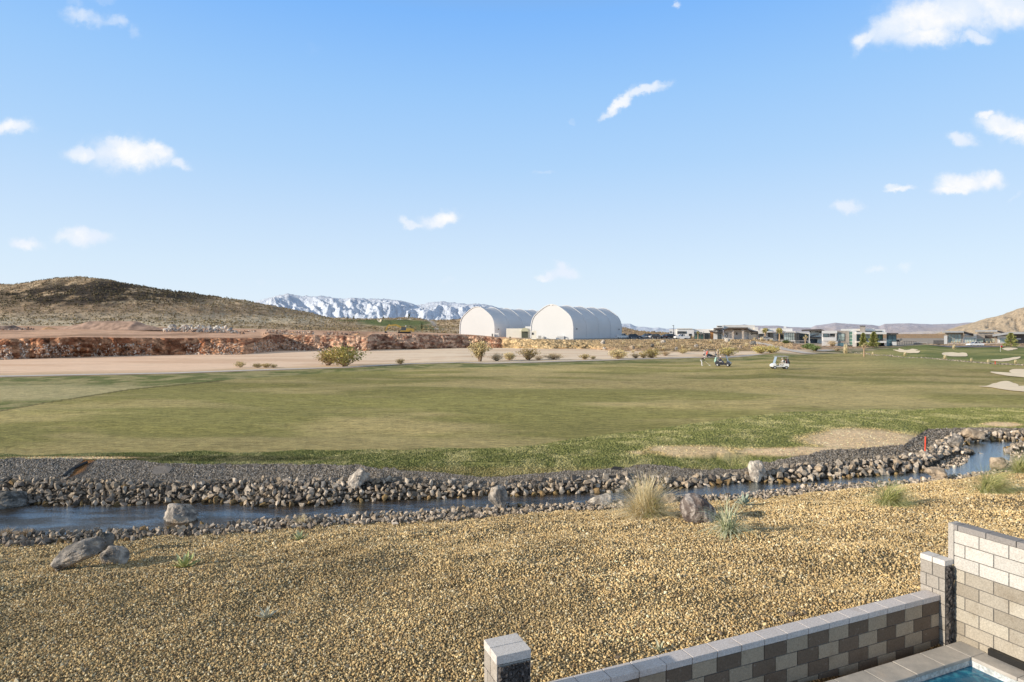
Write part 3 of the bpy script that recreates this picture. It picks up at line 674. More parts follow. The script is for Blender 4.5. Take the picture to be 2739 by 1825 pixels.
# ---- dark crushed stone above the riprap
def dark_cover():
    us = RNG.uniform(-60, 2800, 60000); Du, Zu = lined(us); tt = RNG.random(60000)
    y = Du[iD] - .45 + (Du[iE] - Du[iD] + .5) * tt; x = (us - CU) / F * y
    v = HV + F * ZC / y; n3 = fbm(x / 1.2, y / 1.2, 43)
    s_ = (v - 1233) / 50.; wash = (np.abs(us - (235 - 75 * s_)) < 20) & (v > 1226) & (v < 1295)
    wash |= blob(us, v, 462, 1282, 26, 13) > .5
    wash |= (RNG.random(60000) < .5 * sstep(2000, 2300, us))
    k = ~wash; x, y = x[k], y[k]; z = zfunc(x, y); n = len(x)
    s = (.025 + .03 * RNG.random((n, 1))) * (1 + .4 * (RNG.random((n, 3)) - .5))
    g_ = .09 + .30 * RNG.random((n, 1)) ** 1.8; c = g_ * np.array((1.08, .99, .90)) + RNG.random((n, 1)) * np.array((.05, .03, .0))
    scatter_mesh('dark_gravel', PV, np.stack([x, y, z + .01], 1), s, c, M['pebble'], 'dark grey crushed stone on the far bank above the riprap', cat='gravel')
dark_cover()
# ---- boulders
def boulder_mat(name, base, dark, tan_=None, band=0):
    m, t, b = nt(name); p = pos(t, 'obj'); n1 = noise(t, p, 2.2, 8, .65); n2 = noise(t, p, 9, 6, .7)
    c = mixc(t, mrange(t, n1, .38, .62), dark, base); c = mixc(t, mrange(t, n2, .55, .75, 0, .6), c, tuple(min(1, x * 1.35) for x in base))
    if tan_: c = mixc(t, mrange(t, noise(t, p, 1.1, 3), .52, .62, 0, .8), c, tan_)
    if band:
        w = N(t, 'ShaderNodeTexWave', _Scale=1.6, _Distortion=9.0, _Detail=4.0); t.links.new(p, w.inputs['Vector'])
        c = mixc(t, mrange(t, w.outputs['Fac'], .35, .6, 0, .75), c, dark)
    t.links.new(c, b.inputs['Base Color']); b.inputs['Roughness'].default_value = .93; b.inputs['Specular IOR Level'].default_value = .2
    bump(t, b, mathn(t, 'ADD', n1, mathn(t, 'MULTIPLY', n2, .5)), 1.0, .09); return m
M['b_grey'] = boulder_mat('boulder_grey', (.56,.50,.43), (.16,.15,.14), (.42,.33,.23))
M['b_dark'] = boulder_mat('boulder_dark', (.27,.26,.24), (.07,.07,.065))
M['b_light'] = boulder_mat('boulder_light', (.74,.67,.57), (.34,.30,.26))
M['b_tan'] = boulder_mat('boulder_tan', (.60,.48,.35), (.28,.22,.16))
M['b_band'] = boulder_mat('boulder_banded', (.56,.50,.45), (.13,.10,.09), None, 1)
def boulder(x0, x1, y0, y1, mat, label, seed, hz=1.0, lean=0, yv=None, dy=.8, sink=.12, n=22, name='boulder', extra=None):
    """boulder whose silhouette spans the given photo rectangle"""
    cu = (x0 + x1) / 2; base = gp(cu, yv or y1 - (y1 - y0) * .1, 8, 400)
    ppm = F / base.y; w = (x1 - x0) / ppm; h = (y1 - y0) / ppm * hz
    r = random.Random(seed); bm = bmesh.new()
    for i in range(n):
        z = r.uniform(-.9, 1); a = r.uniform(0, 2 * math.pi); q = math.sqrt(max(0, 1 - z * z)) ** .6; s = r.uniform(.88, 1.06)
        bm.verts.new((q * math.cos(a) * s, q * math.sin(a) * s, z * s))
    bmesh.ops.convex_hull(bm, input=bm.verts)
    for v in [v for v in bm.verts if not v.link_faces]: bm.verts.remove(v)
    bmesh.ops.bevel(bm, geom=bm.edges[:], offset=.07, segments=1, affect='EDGES')
    bmesh.ops.triangulate(bm, faces=bm.faces); 
    for k in range(3): bmesh.ops.subdivide_edges(bm, edges=[e for e in bm.edges if e.calc_length() > .16], cuts=1, use_grid_fill=True)
    bmesh.ops.triangulate(bm, faces=bm.faces)
    co = np.array([v.co for v in bm.verts])
    d = fbm(co[:, 0] * 2 + co[:, 2] * 1.7 + seed, co[:, 1] * 2 - co[:, 2], seed, 4) - .5
    d2 = fbm(co[:, 0] * 6 + seed, co[:, 1] * 6 + co[:, 2] * 7, seed + 5, 3) - .5
    nr = co / np.linalg.norm(co, axis=1)[:, None]; co = co + nr * (d * .30 + d2 * .10)[:, None]
    mn, mx_ = co.min(0), co.max(0); co = (co - (mn + mx_) / 2) / (mx_ - mn)
    co = co * np.array((w, w * dy, h * (1 + sink))); co[:, 2] += h * (1 + sink) / 2 - h * sink
    if lean: co[:, 0] += co[:, 2] * lean; co[:, 2] += (co[:, 0]) * (extra or 0)
    for v, c in zip(bm.verts, co): v.co = c
    me = bpy.data.meshes.new(name); bm.to_mesh(me); bm.free()
    me.polygons.foreach_set('use_smooth', [False] * len(me.polygons))
    o = link(name, me, M[mat], None, (base.x, base.y, base.z)); return tag(o, label, 'boulder')
boulder(-60, 78, 1318, 1368, 'b_dark', 'dark boulder standing in the stream at the left edge', 3, yv=1362)
boulder(431, 530, 1353, 1418, 'b_grey', 'large rounded grey boulder at the near water edge on the left', 5, yv=1410)
bb = boulder(140, 272, 1466, 1538, 'b_grey', 'long grey slab boulder leaning up to the right on the gravel', 8, yv=1520, lean=.25, extra=.30)
boulder(258, 304, 1434, 1500, 'b_dark', 'small upright grey rock wedged behind the leaning slab boulder', 12, yv=1490)
boulder(272, 346, 1470, 1514, 'b_grey', 'low rounded rock right of the leaning slab boulder', 14, yv=1505)
boulder(922, 988, 1257, 1312, 'b_light', 'pale angular boulder standing high on the far riprap bank', 19, yv=1304)
boulder(1304, 1374, 1306, 1368, 'b_grey', 'blocky grey boulder at the near water edge mid stream', 22, yv=1360)
boulder(1570, 1636, 1322, 1354, 'b_light', 'flat whitish boulder in the water left of the straw coloured grass', 27, yv=1348)
boulder(1770, 1814, 1324, 1350, 'b_tan', 'flat tan rock at the water edge behind the straw grass', 31, yv=1346)
boulder(1827, 1920, 1332, 1406, 'b_band', 'large dark banded boulder lying on the gravel right of the straw grass', 36, yv=1394, dy=1.0, n=46, lean=-.22)
boulder(2001, 2046, 1240, 1292, 'b_light', 'white upright boulder on the far riprap bank', 38, yv=1284)
boulder(2456, 2530, 1255, 1287, 'b_tan', 'long flat tan boulder crossing the near water edge', 41, yv=1281)
boulder(2514, 2577, 1164, 1205, 'b_grey', 'grey block boulder left of the pool inlet near the red stake', 44, yv=1198)
boulder(2573, 2632, 1152, 1186, 'b_tan', 'tan block boulder at the far end of the water inlet', 47, yv=1180)
boulder(2645, 2708, 1230, 1268, 'b_tan', 'brownish boulder on the near shore of the inlet at right', 51, yv=1260)
boulder(2612, 2631, 1210, 1223, 'b_light', 'small pinkish rock alone in the water inlet', 55, yv=1221)
# ---- riprap along the stream
m, t, b = nt('riprap'); oi = N(t, 'ShaderNodeObjectInfo')
p = pos(t, 'world'); n1 = noise(t, p, 7, 6, .65); n2 = noise(t, p, 26, 4, .7)
sepc = attr(t); c = mixc(t, mrange(t, n1, .35, .65), mixc(t, 1, sepc, (.45, .44, .43), 'MULTIPLY'), sepc); c = mixc(t, mrange(t, n2, .5, .75, 0, .45), c, (.62, .56, .48))
t.links.new(c, b.inputs['Base Color']); b.inputs['Roughness'].default_value = .92; b.inputs['Specular IOR Level'].default_value = .2
bump(t, b, mathn(t, 'ADD', n1, n2), .9, .03); M['riprap'] = m
def riprap():
    pts = []
    us = RNG.uniform(-320, 3060, 60000); Du, Zu = lined(us); tt = RNG.random(60000)
    y = Du[iA] - .1 + (Du[iD] - Du[iA] + .25) * tt; x = (us - CU) / F * y
    # uniform in area
    keep = RNG.random(60000) < (Du[iD] - Du[iA]) / 12. * (y / 30.)
    x, y, us = x[keep], y[keep], us[keep]; sd = sdw(x, y)
    near_ = y < np.interp(us, UC, D_[iA]) * .5 + np.interp(us, UC, D_[iD]) * .5; k = sd > np.where(near_, .06, -.06); k &= (near_ | (y < np.interp(us, UC, D_[iD]) - .32 + .25 * RNG.random(len(us)))); x, y, us, sd = x[k], y[k], us[k], sd[k]
    near = y < np.interp(us, UC, D_[iA]) * .5 + np.interp(us, UC, D_[iD]) * .5
    size = np.where(near, (.055 + .10 * RNG.random(len(x)) ** 1.8) * (1 - .25 * sstep(1200, 1900, us)), .075 + .11 * RNG.random(len(x)) ** 1.6)
    size = np.where(near, size, size * (1 + .3 * sstep(1200, 2000, us)))
    # thin to packing with a hash grid
    order = np.argsort(-size); cell = {}; sel = []
    for i in order:
        r = size[i] * 1.05; cx, cy = int(x[i] / .3), int(y[i] / .3); ok = True
        for a in (-1, 0, 1):
            for b_ in (-1, 0, 1):
                for j in cell.get((cx + a, cy + b_), ()):
                    if (x[i] - x[j]) ** 2 + (y[i] - y[j]) ** 2 < ((size[i] + size[j]) * .62) ** 2: ok = False; break
                if not ok: break
            if not ok: break
        if ok: cell.setdefault((cx, cy), []).append(i); sel.append(i)
    sel = np.array(sel); x, y, us, sd, size, near = x[sel], y[sel], us[sel], sd[sel], size[sel], near[sel]
    z = zfunc(x, y) + size * np.where(near, .32, .34) + RNG.random(len(x)) * .03
    n = len(x); S = size[:, None] * (1 + .5 * (RNG.random((n, 3)) - .5)); S[:, 2] *= .85
    tone = RNG.random((n, 1)); c = np.array((.64,.545,.44)) * (.36 + 1.0 * tone ** 1.2) * (1 + .25 * sstep(1500, 2500, us))[:, None]  # rock colour raised towards the right to look sunlit
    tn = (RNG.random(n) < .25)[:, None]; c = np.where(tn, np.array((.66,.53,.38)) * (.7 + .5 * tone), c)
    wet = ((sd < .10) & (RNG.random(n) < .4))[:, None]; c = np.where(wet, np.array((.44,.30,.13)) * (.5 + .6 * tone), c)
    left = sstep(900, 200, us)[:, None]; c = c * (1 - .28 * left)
    vis = (us > 10) & (us < 2729); score = np.where(vis, size / y, 0); top = np.argsort(-score)[:300]; rest = np.setdiff1d(np.arange(n), top)
    P = np.stack([x, y, z], 1)
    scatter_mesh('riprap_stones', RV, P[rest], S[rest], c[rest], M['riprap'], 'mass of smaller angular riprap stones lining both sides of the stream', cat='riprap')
    cm = {}
    def cmesh(k, ci):
        if (k, ci) not in cm:
            me = ROCKV[k].copy(); a = me.color_attributes.new('Col', 'FLOAT_COLOR', 'POINT'); q = np.ones((len(me.vertices), 4), np.float32); q[:, :3] = PALR[ci]
            a.data.foreach_set('color', q.ravel()); me.materials.append(M['riprap']); cm[(k, ci)] = me
        return cm[(k, ci)]
    PALR = [(.26,.22,.185),(.43,.37,.30),(.66,.57,.46),(.62,.49,.35),(.34,.23,.11)]
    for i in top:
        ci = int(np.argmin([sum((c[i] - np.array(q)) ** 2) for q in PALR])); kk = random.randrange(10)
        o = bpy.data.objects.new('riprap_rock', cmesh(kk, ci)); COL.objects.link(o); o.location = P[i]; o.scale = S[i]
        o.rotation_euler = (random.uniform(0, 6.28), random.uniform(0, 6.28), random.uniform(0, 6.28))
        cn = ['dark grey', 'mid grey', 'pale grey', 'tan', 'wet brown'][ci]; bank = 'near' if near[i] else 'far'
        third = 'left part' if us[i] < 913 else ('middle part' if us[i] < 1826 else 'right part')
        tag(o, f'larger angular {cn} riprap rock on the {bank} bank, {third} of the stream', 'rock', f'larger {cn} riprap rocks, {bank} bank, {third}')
    return n
NRIP = riprap()
# ================================================================== grasses and agaves
def blades(n, L, spread, w, cols, droop=.5, seed=0, base=.06, up=.35, seg=4, bias=(0, 0)):
    r = random.Random(seed); mb = MB()
    for i in range(n):
        a = r.uniform(0, 2 * math.pi); ln = L * r.uniform(.55, 1.05); e = r.uniform(up, 1.45); bx, by = r.gauss(0, base), r.gauss(0, base)
        dx, dy = math.cos(a) * math.cos(e) + bias[0], math.sin(a) * math.cos(e) + bias[1]; dz = math.sin(e)
        sx, sy = -math.sin(a) * w / 2, math.cos(a) * w / 2; p = Vector((bx, by, 0)); dv = Vector((dx, dy, dz)).normalized(); vs = []
        for k in range(seg + 1):
            f = k / seg; ww = (1 - f) ** .6 if k < seg else .05
            vs += [(p.x - sx * ww, p.y - sy * ww, p.z), (p.x + sx * ww, p.y + sy * ww, p.z)]
            p = p + dv * ln / seg; dv = (dv + Vector((dx * .3, dy * .3, -droop)) * (1 / seg)).normalized()
        mb.add(vs, [(2 * k, 2 * k + 1, 2 * k + 3, 2 * k + 2) for k in range(seg)], r.choice(cols))
    return mb
STRAW = [(.80,.68,.42),(.70,.58,.34),(.86,.77,.54),(.62,.50,.28)]
GRN = [(.42,.44,.16),(.52,.52,.22),(.72,.66,.36),(.32,.35,.13)]
def clump(name, u, v, label, n, L, cols, seed, droop=.5, w=.014, cat='ornamental grass', group=None, extra=None, **k):
    g_ = gp(u, v, 8, 600); e = empty(name, g_, label, cat, 0, group)
    blades(n, L, 1, w, cols, droop, seed, **k).build('foliage', M['leaf'], e, world=False)
    if extra: extra(e)
    return e
def gr(e): blades(420, 1.3, 1, .013, GRN, 1.5, 78, up=.1, bias=(.35, -.25)).build('green_blades', M['leaf'], e, world=False)
clump('grass_clump', 1728, 1385, 'big clump of straw coloured grass with green lower blades, left of the banded boulder', 1400, 1.75, STRAW, 77, 1.1, extra=gr, base=.12, up=.15)
clump('grass_clump', 2371, 1352, 'green grass clump standing alone on the gravel, nearest the tall wall', 1100, 1.3, GRN, 79, 1.5, w=.014, bias=(.35, -.25), up=.2)
clump('grass_clump', 2635, 1320, 'green grass clump on the gravel below the right end of the inlet', 1100, 1.6, GRN, 80, 1.5, w=.016, bias=(.45, -.35), up=.2)
clump('grass_clump', 2722, 1268, 'green grass clump cut by the right edge of the photo', 1100, 1.5, GRN, 81, 1.4, w=.016, bias=(.3, -.3), up=.2)
clump('dry_weed', 807, 1404, 'small dry weed among the near bank rocks above an agave', 110, .5, STRAW, 82, .2, cat='weed')
clump('dry_weed', 18, 1432, 'dry bushy weed at the near water edge, leftmost', 220, .35, [(.5,.38,.24),(.6,.48,.33)], 83, .3, cat='weed', up=.0)
clump('dry_weed', 66, 1434, 'dry bushy weed at the near water edge, right of the leftmost weed', 220, .32, [(.5,.38,.24),(.6,.48,.33)], 84, .3, cat='weed', up=.0)
def hes(e):
    mb = MB()
    for (a, b_, h) in ((-.08, 0, .95), (.22, .05, .85)): mb.tube([(a * .3, b_, 0), (a, b_, h * .5), (a * 1.4, b_, h)], [.012, .01, .006], 5, (.5,.42,.28))
    mb.build('flower_stalk', M['leaf'], e, world=False)
clump('spiky_yucca', 1948, 1428, 'arching grey green spiky plant in front of the banded boulder', 220, 1.15, [(.52,.54,.33),(.40,.44,.26),(.64,.63,.44)], 85, 1.7, w=.026, up=.3, cat='yucca', extra=hes)
def agave(u, v, size, label, seed, cols=((.34,.40,.22),(.60,.60,.36)), nleaf=18):
    g_ = gp(u, v, 7, 60); e = empty('agave', g_, label, 'agave'); r = random.Random(seed); mb = MB()
    for i in range(nleaf):
        a = i * 2.4 + r.uniform(-.2, .2); el = .25 + 1.1 * (i / nleaf); ln = size * r.uniform(.8, 1.05); w = size * .11
        d = Vector((math.cos(a) * math.cos(el), math.sin(a) * math.cos(el), math.sin(el))); s = Vector((-math.sin(a), math.cos(a), 0)); up = s.cross(d) * -1
        vs = []
        for f, ww in ((0, .7), (.3, 1), (.65, .8), (1, .03)):
            p = d * ln * f + Vector((0, 0, -.12 * ln * f * f)); vs += [p - s * w * ww, p - up * w * .35 * ww, p + s * w * ww]
        fs = [];
        for k in range(3):
            for j in range(2): fs.append((3 * k + j, 3 * k + j + 1, 3 * k + 4 + j, 3 * k + 3 + j))
        mb.add(vs, fs, cols[0] if r.random() < .6 else cols[1])
    mb.build('leaves', M['leaf'], e, world=False); return e
agave(494, 1520, .46, 'yellow green agave on the gravel right of the leaning slab boulder', 1, ((.42,.46,.20),(.72,.70,.40)), 22)
agave(800, 1446, .36, 'small green agave just below the dry weed and near bank rocks', 2)
agave(712, 1656, .28, 'small flat greyish agave low on the open gravel slope', 3, ((.5,.48,.38),(.6,.58,.44)), 14)
agave(1990, 1352, .52, 'blue green agave behind the shadow of the banded boulder', 4, ((.36,.42,.34),(.62,.64,.50)), 22)
agave(1763, 1742, .20, 'tiny agave on the gravel right behind the low wall coping', 5, ((.42,.42,.28),(.6,.58,.42)), 10)
# loose twigs and cobbles by the wall
for i, (u, v, s) in enumerate([(1655, 1762, .045), (1868, 1711, .06), (1925, 1698, .05), (2118, 1647, .07), (2152, 1643, .06)]):
    g_ = gp(u, v, 6, 60); o = bpy.data.objects.new('cobble', ROCKV[i].copy()); o.data.materials.append(M['b_tan']); COL.objects.link(o)
    o.location = g_ + Vector((0, 0, s * .4)); o.scale = (s * 1.4, s, s * .7); o.rotation_euler[2] = i
    tag(o, ['small reddish cobble behind the left end of the low wall', 'tan cobble on gravel midway along the low wall, left one of two', 'tan cobble on gravel midway along the low wall, right one of two', 'yellowish cobble behind the low wall, left of the white one', 'whitish cobble behind the low wall near its right third'][i], 'stone')
# rough grass tufts along the near edge of the course
def tufts():
    n = 150000; us = RNG.uniform(-80, 2820, n); Du, Zu = lined(us); tt = RNG.random(n) ** 1.1
    y = Du[iE] + (Du[iF] - Du[iE]) * tt; x = (us - CU) / F * y; z = zfunc(x, y)
    col = zone_color('rough_grass_strip', x, y, z); bare = col[:, 0] > .62
    k = ~bare | (RNG.random(n) < .06); x, y, z, col, us = x[k], y[k], z[k], col[k], us[k]; n = len(x)
    V = []; a = RNG.random(n) * 6.283; h = .018 + .035 * RNG.random(n); w = .025 + .035 * RNG.random(n)
    p0 = np.stack([x - np.cos(a) * w, y - np.sin(a) * w, z], 1); p1 = np.stack([x + np.cos(a) * w, y + np.sin(a) * w, z], 1)
    p2 = np.stack([x + (RNG.random(n) - .5) * w, y + (RNG.random(n) - .5) * w, z + h], 1)
    co = np.stack([p0, p1, p2], 1).reshape(-1, 3); tr = np.arange(3 * n).reshape(-1, 3)
    cc = np.repeat(np.clip(col * (.75 + .5 * RNG.random((n, 1))), 0, .7), 3, 0)
    tag(link('rough_grass', npmesh('rough_grass', co, None, tr, cc), M['leaf']), 'tufted green and straw rough grass along the edge of the course', 'grass', None, 'stuff')
tufts()
# red stake
g_ = gp(2474, 1212, 20, 60); mb = MB(); mb.cyl(g_ + Vector((0, 0, -.1)), g_ + Vector((.03, 0, .88)), .035, .035, 8)
tag(mb.build('hazard_stake', plain('red_stake', (.85,.10,.05), .5, .05)), 'red hazard stake standing on the dark gravel by the inlet', 'stake')
# black drain pipe in the washout
P_ = [gp(u, v) + Vector((0, 0, .05)) for u, v in [(232,1240),(215,1248),(196,1256),(180,1268),(170,1278)]]
mb = MB(); mb.tube(P_, .07, 8); tag(mb.build('drain_pipe', plain('black_pipe', (.03,.03,.03), .6, .1)), 'black corrugated drain pipe exposed in the orange washed-out soil', 'pipe')
def cloth(name, pts, c, label, cat):
    P = [gp(u, v) + Vector((0, 0, .06)) for u, v in pts]; mb = MB(); n = len(P); mb.add(P + [p - Vector((0, 0, .05)) for p in P], [tuple(range(n)), tuple(range(2 * n - 1, n - 1, -1))] + [(i, (i + 1) % n, n + (i + 1) % n, n + i) for i in range(n)])
    tag(mb.build(name, plain(name, c, .85, .2)), label, cat)
cloth('erosion_mat', [(406,1273),(450,1270),(462,1256),(440,1250),(412,1252)], (.16,.145,.13), 'grey sheet of exposed liner fabric on the dark gravel bank', 'liner')
cloth('liner_flap', [(1634,1258),(1660,1260),(1664,1254),(1642,1252)], (.03,.03,.03), 'small black liner flap on the dark gravel above the riprap', 'liner')
# ================================================================== block walls
MORT = (.17,.16,.15)
def block_wall(name, label, a0, a1, b0, b1, zb, zt, axis, cols, capc, cap=.09, over=.0, seed=0, cpl=.405, row=.203, caplen=.405, offset=0, jit=.08, capface=None, pattern=None):
    """wall in the yard frame, running along 'a' (E1) or 'b' (E2)"""
    e = empty(name, yw(a0, b0, zb), label, 'wall'); r = random.Random(seed); mb = MB(); mm = MB()
    run0, run1 = (a0, a1) if axis == 'a' else (b0, b1); w0, w1 = (b0, b1) if axis == 'a' else (a0, a1)
    def hx(M_, r0, r1, w0_, w1_, z0, z1, c):
        if axis == 'a': q = [(r0, w0_), (r0, w1_), (r1, w1_), (r1, w0_)]
        else: q = [(w0_, r0), (w0_, r1), (w1_, r1), (w1_, r0)]
        M_.hexa([yw(a, b_, z0) for a, b_ in q], [yw(a, b_, z1) for a, b_ in q], c)
    hx(mm, run0 + .012, run1 - .012, w0 + .012, w1 - .012, zb, zt - cap, MORT)
    nr = int(round((zt - cap - zb) / row)); j = .0065
    for k in range(nr):
        z1 = zt - cap - k * row; z0 = z1 - row; s = run1 - ((k % 2) * cpl / 2) + offset
        s += cpl; i = 0
        while s > run0:
            s0 = max(run0, s - cpl); s1 = min(run1, s)
            if s1 - s0 > .02:
                c = pattern(i, k, (s0 + s1) / 2, (z0 + z1) / 2) if pattern else r.choice(cols)
                q = 1 + r.uniform(-jit, jit); o_ = r.uniform(0, .002)
                hx(mb, s0 + j, s1 - j, w0 - o_, w1 + o_, z0 + j, z1 - j, tuple(x * q for x in c))
            s -= cpl; i += 1
    mm.build('mortar', M['block'], e); mb.build('block_courses', M['block'], e, bevel=.004)
    if capc:
        mc = MB(); s = run1
        while s > run0 + .02:
            s0 = max(run0, s - caplen); q = 1 + r.uniform(-.05, .05)
            hx(mc, s0 + .005, s - .005, w0 - over, w1 + over, zt - cap + .002, zt, tuple(x * q for x in capc)); s -= caplen
        mc.build('cap_stones', M['block'], e, bevel=.006)
    return e
LB, DB = (.37,.30,.22), (.165,.122,.088)
block_wall('low_block_wall', 'low wall of alternating dark and light grey blocks with pale cap stones', -7.22, -.01, -.2, 0, .75, 1.82, 'a', None, (.62,.57,.54), seed=1, over=.012,
           pattern=lambda i, k, s, z: DB if (i % 2 == (0 if k == 3 else 1)) else LB)
G1 = (.36,.33,.29)
block_wall('stub_pilaster', 'short grey block pilaster with two pale caps between the low wall and tall wall', 0, .2, -.32, .085, .75, 2.38, 'b', [G1, (.38,.35,.31)], (.70,.66,.61), seed=2, cpl=.2, caplen=.2, over=.008)
def tallp(i, k, s, z):
    if z > 2.27: return (.57,.545,.50)
    return random.Random(i * 31 + k * 7).choice([(.35,.31,.25),(.39,.35,.285),(.47,.43,.355),(.31,.275,.22),(.41,.37,.305)])
tw = block_wall('tall_block_wall', 'tall pale block wall with grey cap stones at the right edge', .205, .405, .085, 4.2, .75, 2.94, 'b', None, (.30,.28,.265), seed=3, over=.012, pattern=tallp, offset=-.1)
mb = MB(); q = [(.205, .0), (.205, .083), (.405, .083), (.405, .0)]; mb.hexa([yw(a, b_, 2.3) for a, b_ in q], [yw(a, b_, 2.94) for a, b_ in q], (.46,.43,.39)); mb.build('end_trim', M['block'], tw)
# rough broken faces
def rough_face(parent, cx, a0, a1, b, z0, z1, seed, nx=10, nz=40):
    r = np.random.default_rng(seed); co = []; cc = []
    for k in range(nz + 1):
        for i in range(nx + 1):
            a = a0 + (a1 - a0) * i / nx; z = z0 + (z1 - z0) * k / nz; dd = .004 + .04 * r.random() * (0 < i < nx); co.append(yw(a, b + dd, z)); q = .03 + .14 * r.random() ** 2; cc.append((q, q * .9, q * .85))
    q = [(k * (nx + 1) + i, k * (nx + 1) + i + 1, (k + 1) * (nx + 1) + i + 1, (k + 1) * (nx + 1) + i) for k in range(nz) for i in range(nx)]
    me = npmesh('broken_face', np.array([tuple(c - parent.location) for c in co]), q, col=np.array(cc), smooth=False)
    link('broken_face', me, M['block'], parent)
pil = [o for o in COL.objects if o.name.startswith('stub_pilaster')][0]
rough_face(pil, 0, .0, .2, .087, 1.0, 2.28, 4)
lp = block_wall('corner_pilaster', 'square grey block pilaster with pale cap standing at the left end of the low wall', -7.64, -7.24, -.2, .21, .6, 2.49, 'b', [G1, (.42,.385,.34)], (.66,.62,.58), seed=5, cpl=.205, caplen=.205, cap=.1, over=.006)
rough_face(lp, 0, -7.63, -7.25, .212, .7, 2.38, 6, 24, 90)
# ---- pool
m, t, b = nt('travertine'); p = pos(t, 'world'); n1 = noise(t, p, 3, 7, .6); n2 = noise(t, p, 40, 4, .7)
c = mixc(t, mrange(t, n1, .35, .65), (.38,.36,.33), (.52,.48,.43)); c = mixc(t, mrange(t, n2, .5, .7, 0, .3), c, (.62,.60,.56)); c = mixc(t, mrange(t, noise(t, p, .9, 3), .55, .7, 0, .35), c, (.60,.42,.25))
t.links.new(c, b.inputs['Base Color']); b.inputs['Roughness'].default_value = .8; bump(t, b, mathn(t, 'ADD', n1, n2), .6, .01); M['trav'] = m
ZP = 1.13
pool = empty('swimming_pool', yw(-.16, .554, ZP), 'swimming pool corner with grey stone coping and blue water beside the tall wall', 'pool')
mb = MB(); r = random.Random(2)
def hxy(mb, a0, a1, b0, b1, z0, z1, c=None): 
    q = [(a0, b0), (a0, b1), (a1, b1), (a1, b0)]; mb.hexa([yw(a, b_, z0) for a, b_ in q], [yw(a, b_, z1) for a, b_ in q], c)
s = -.165
while s > -5: hxy(mb, s - .6, s - .006, .18, .554, ZP - .055, ZP + r.uniform(-.002, .002)); s -= .6
hxy(mb, -.16, .2, .18, .554, ZP - .055, ZP); s = .56
while s < 4: hxy(mb, -.16, .2, s, s + .594, ZP - .055, ZP + r.uniform(-.002, .002)); s += .6
mb.build('coping', M['trav'], pool, bevel=.012)
mb = MB(); hxy(mb, -5, -.13, .45, .52, -.7, ZP - .056); hxy(mb, -.13, -.06, .45, 5, -.7, ZP - .056); hxy(mb, -5, -.13, .52, 5, -.75, -.68)
mb.build('shell', plain('pool_plaster', (.10,.30,.42), .5, .15, 3, kind='world'), pool)
mb = MB(); hxy(mb, -5, -.131, .521, .528, ZP - .22, ZP - .057); hxy(mb, -.138, -.131, .53, 5, ZP - .22, ZP - .057)
mb.build('waterline_tile', plain('pool_tile', (.55,.58,.58), .3, .3, 25, kind='world'), pool)
m, t, b = nt('pool_water'); p = pos(t, 'world'); b.inputs['Base Color'].default_value = (.02,.16,.26,1); b.inputs['Roughness'].default_value = .04; b.inputs['IOR'].default_value = 1.33
n1 = noise(t, p, 9, 3, .5); t.links.new(mixc(t, mrange(t, n1, .45, .75), (.015,.12,.22), (.05,.27,.38)), b.inputs['Base Color']); bump(t, b, n1, .5, .03)
mb = MB(); hxy(mb, -5, -.139, .529, 5, ZP - .26, ZP - .15); mb.build('water', m, pool)
# dark trough between coping and tall wall
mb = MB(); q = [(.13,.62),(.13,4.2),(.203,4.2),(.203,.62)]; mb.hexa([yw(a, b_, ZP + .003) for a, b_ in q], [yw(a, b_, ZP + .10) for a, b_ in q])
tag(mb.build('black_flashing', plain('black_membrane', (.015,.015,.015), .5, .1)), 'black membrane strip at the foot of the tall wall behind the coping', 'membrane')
# ================================================================== shrubs and trees
def shrub_parts(seed, n=22, leaves=1000, spread=1.0, hgt=.9, lc=((.52,.41,.18),(.34,.28,.12),(.66,.53,.29)), leaf=.05, bc=(.30,.22,.15)):
    """creosote-like bush, radius about 1: stems fanning out of one foot, leaf clusters at the tips"""
    r = random.Random(seed); st = MB(); lf = MB(); tips = []
    for i in range(n):
        a = r.uniform(0, 6.283); e = r.uniform(.45, 1.45); L = r.uniform(.75, 1.1); d = Vector((math.cos(a) * math.cos(e) * spread, math.sin(a) * math.cos(e) * spread, math.sin(e) * hgt))
        p0 = Vector((r.gauss(0, .05), r.gauss(0, .05), 0)); p1 = p0 + d * L * .5 + Vector((0, 0, -.03)); p2 = p0 + d * L + Vector((r.gauss(0, .06), r.gauss(0, .06), .05))
        st.tube([p0, p1, p2], [.028, .018, .006], 4, bc); tips += [(p1, .16), (p1.lerp(p2, .5), .2), (p2, .2)]
        for k in range(2):
            q = p1.lerp(p2, r.uniform(0, .7)); q2 = q + Vector((r.gauss(0, .2), r.gauss(0, .2), r.uniform(.05, .25))); st.tube([q, q2], [.01, .004], 3, bc); tips.append((q2, .15))
    for i in range(leaves):
        p, s = tips[r.randrange(len(tips))]; c = p + Vector((r.gauss(0, s * .6), r.gauss(0, s * .6), r.gauss(0, s * .5)))
        if c.z < .05: continue
        a = Vector((r.gauss(0, 1), r.gauss(0, 1), r.gauss(0, 1))).normalized() * leaf; b_ = a.orthogonal().normalized() * leaf * .7
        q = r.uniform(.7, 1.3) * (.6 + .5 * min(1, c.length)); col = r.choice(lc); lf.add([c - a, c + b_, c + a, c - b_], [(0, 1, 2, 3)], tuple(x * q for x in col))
    return st, lf
SHR = {}
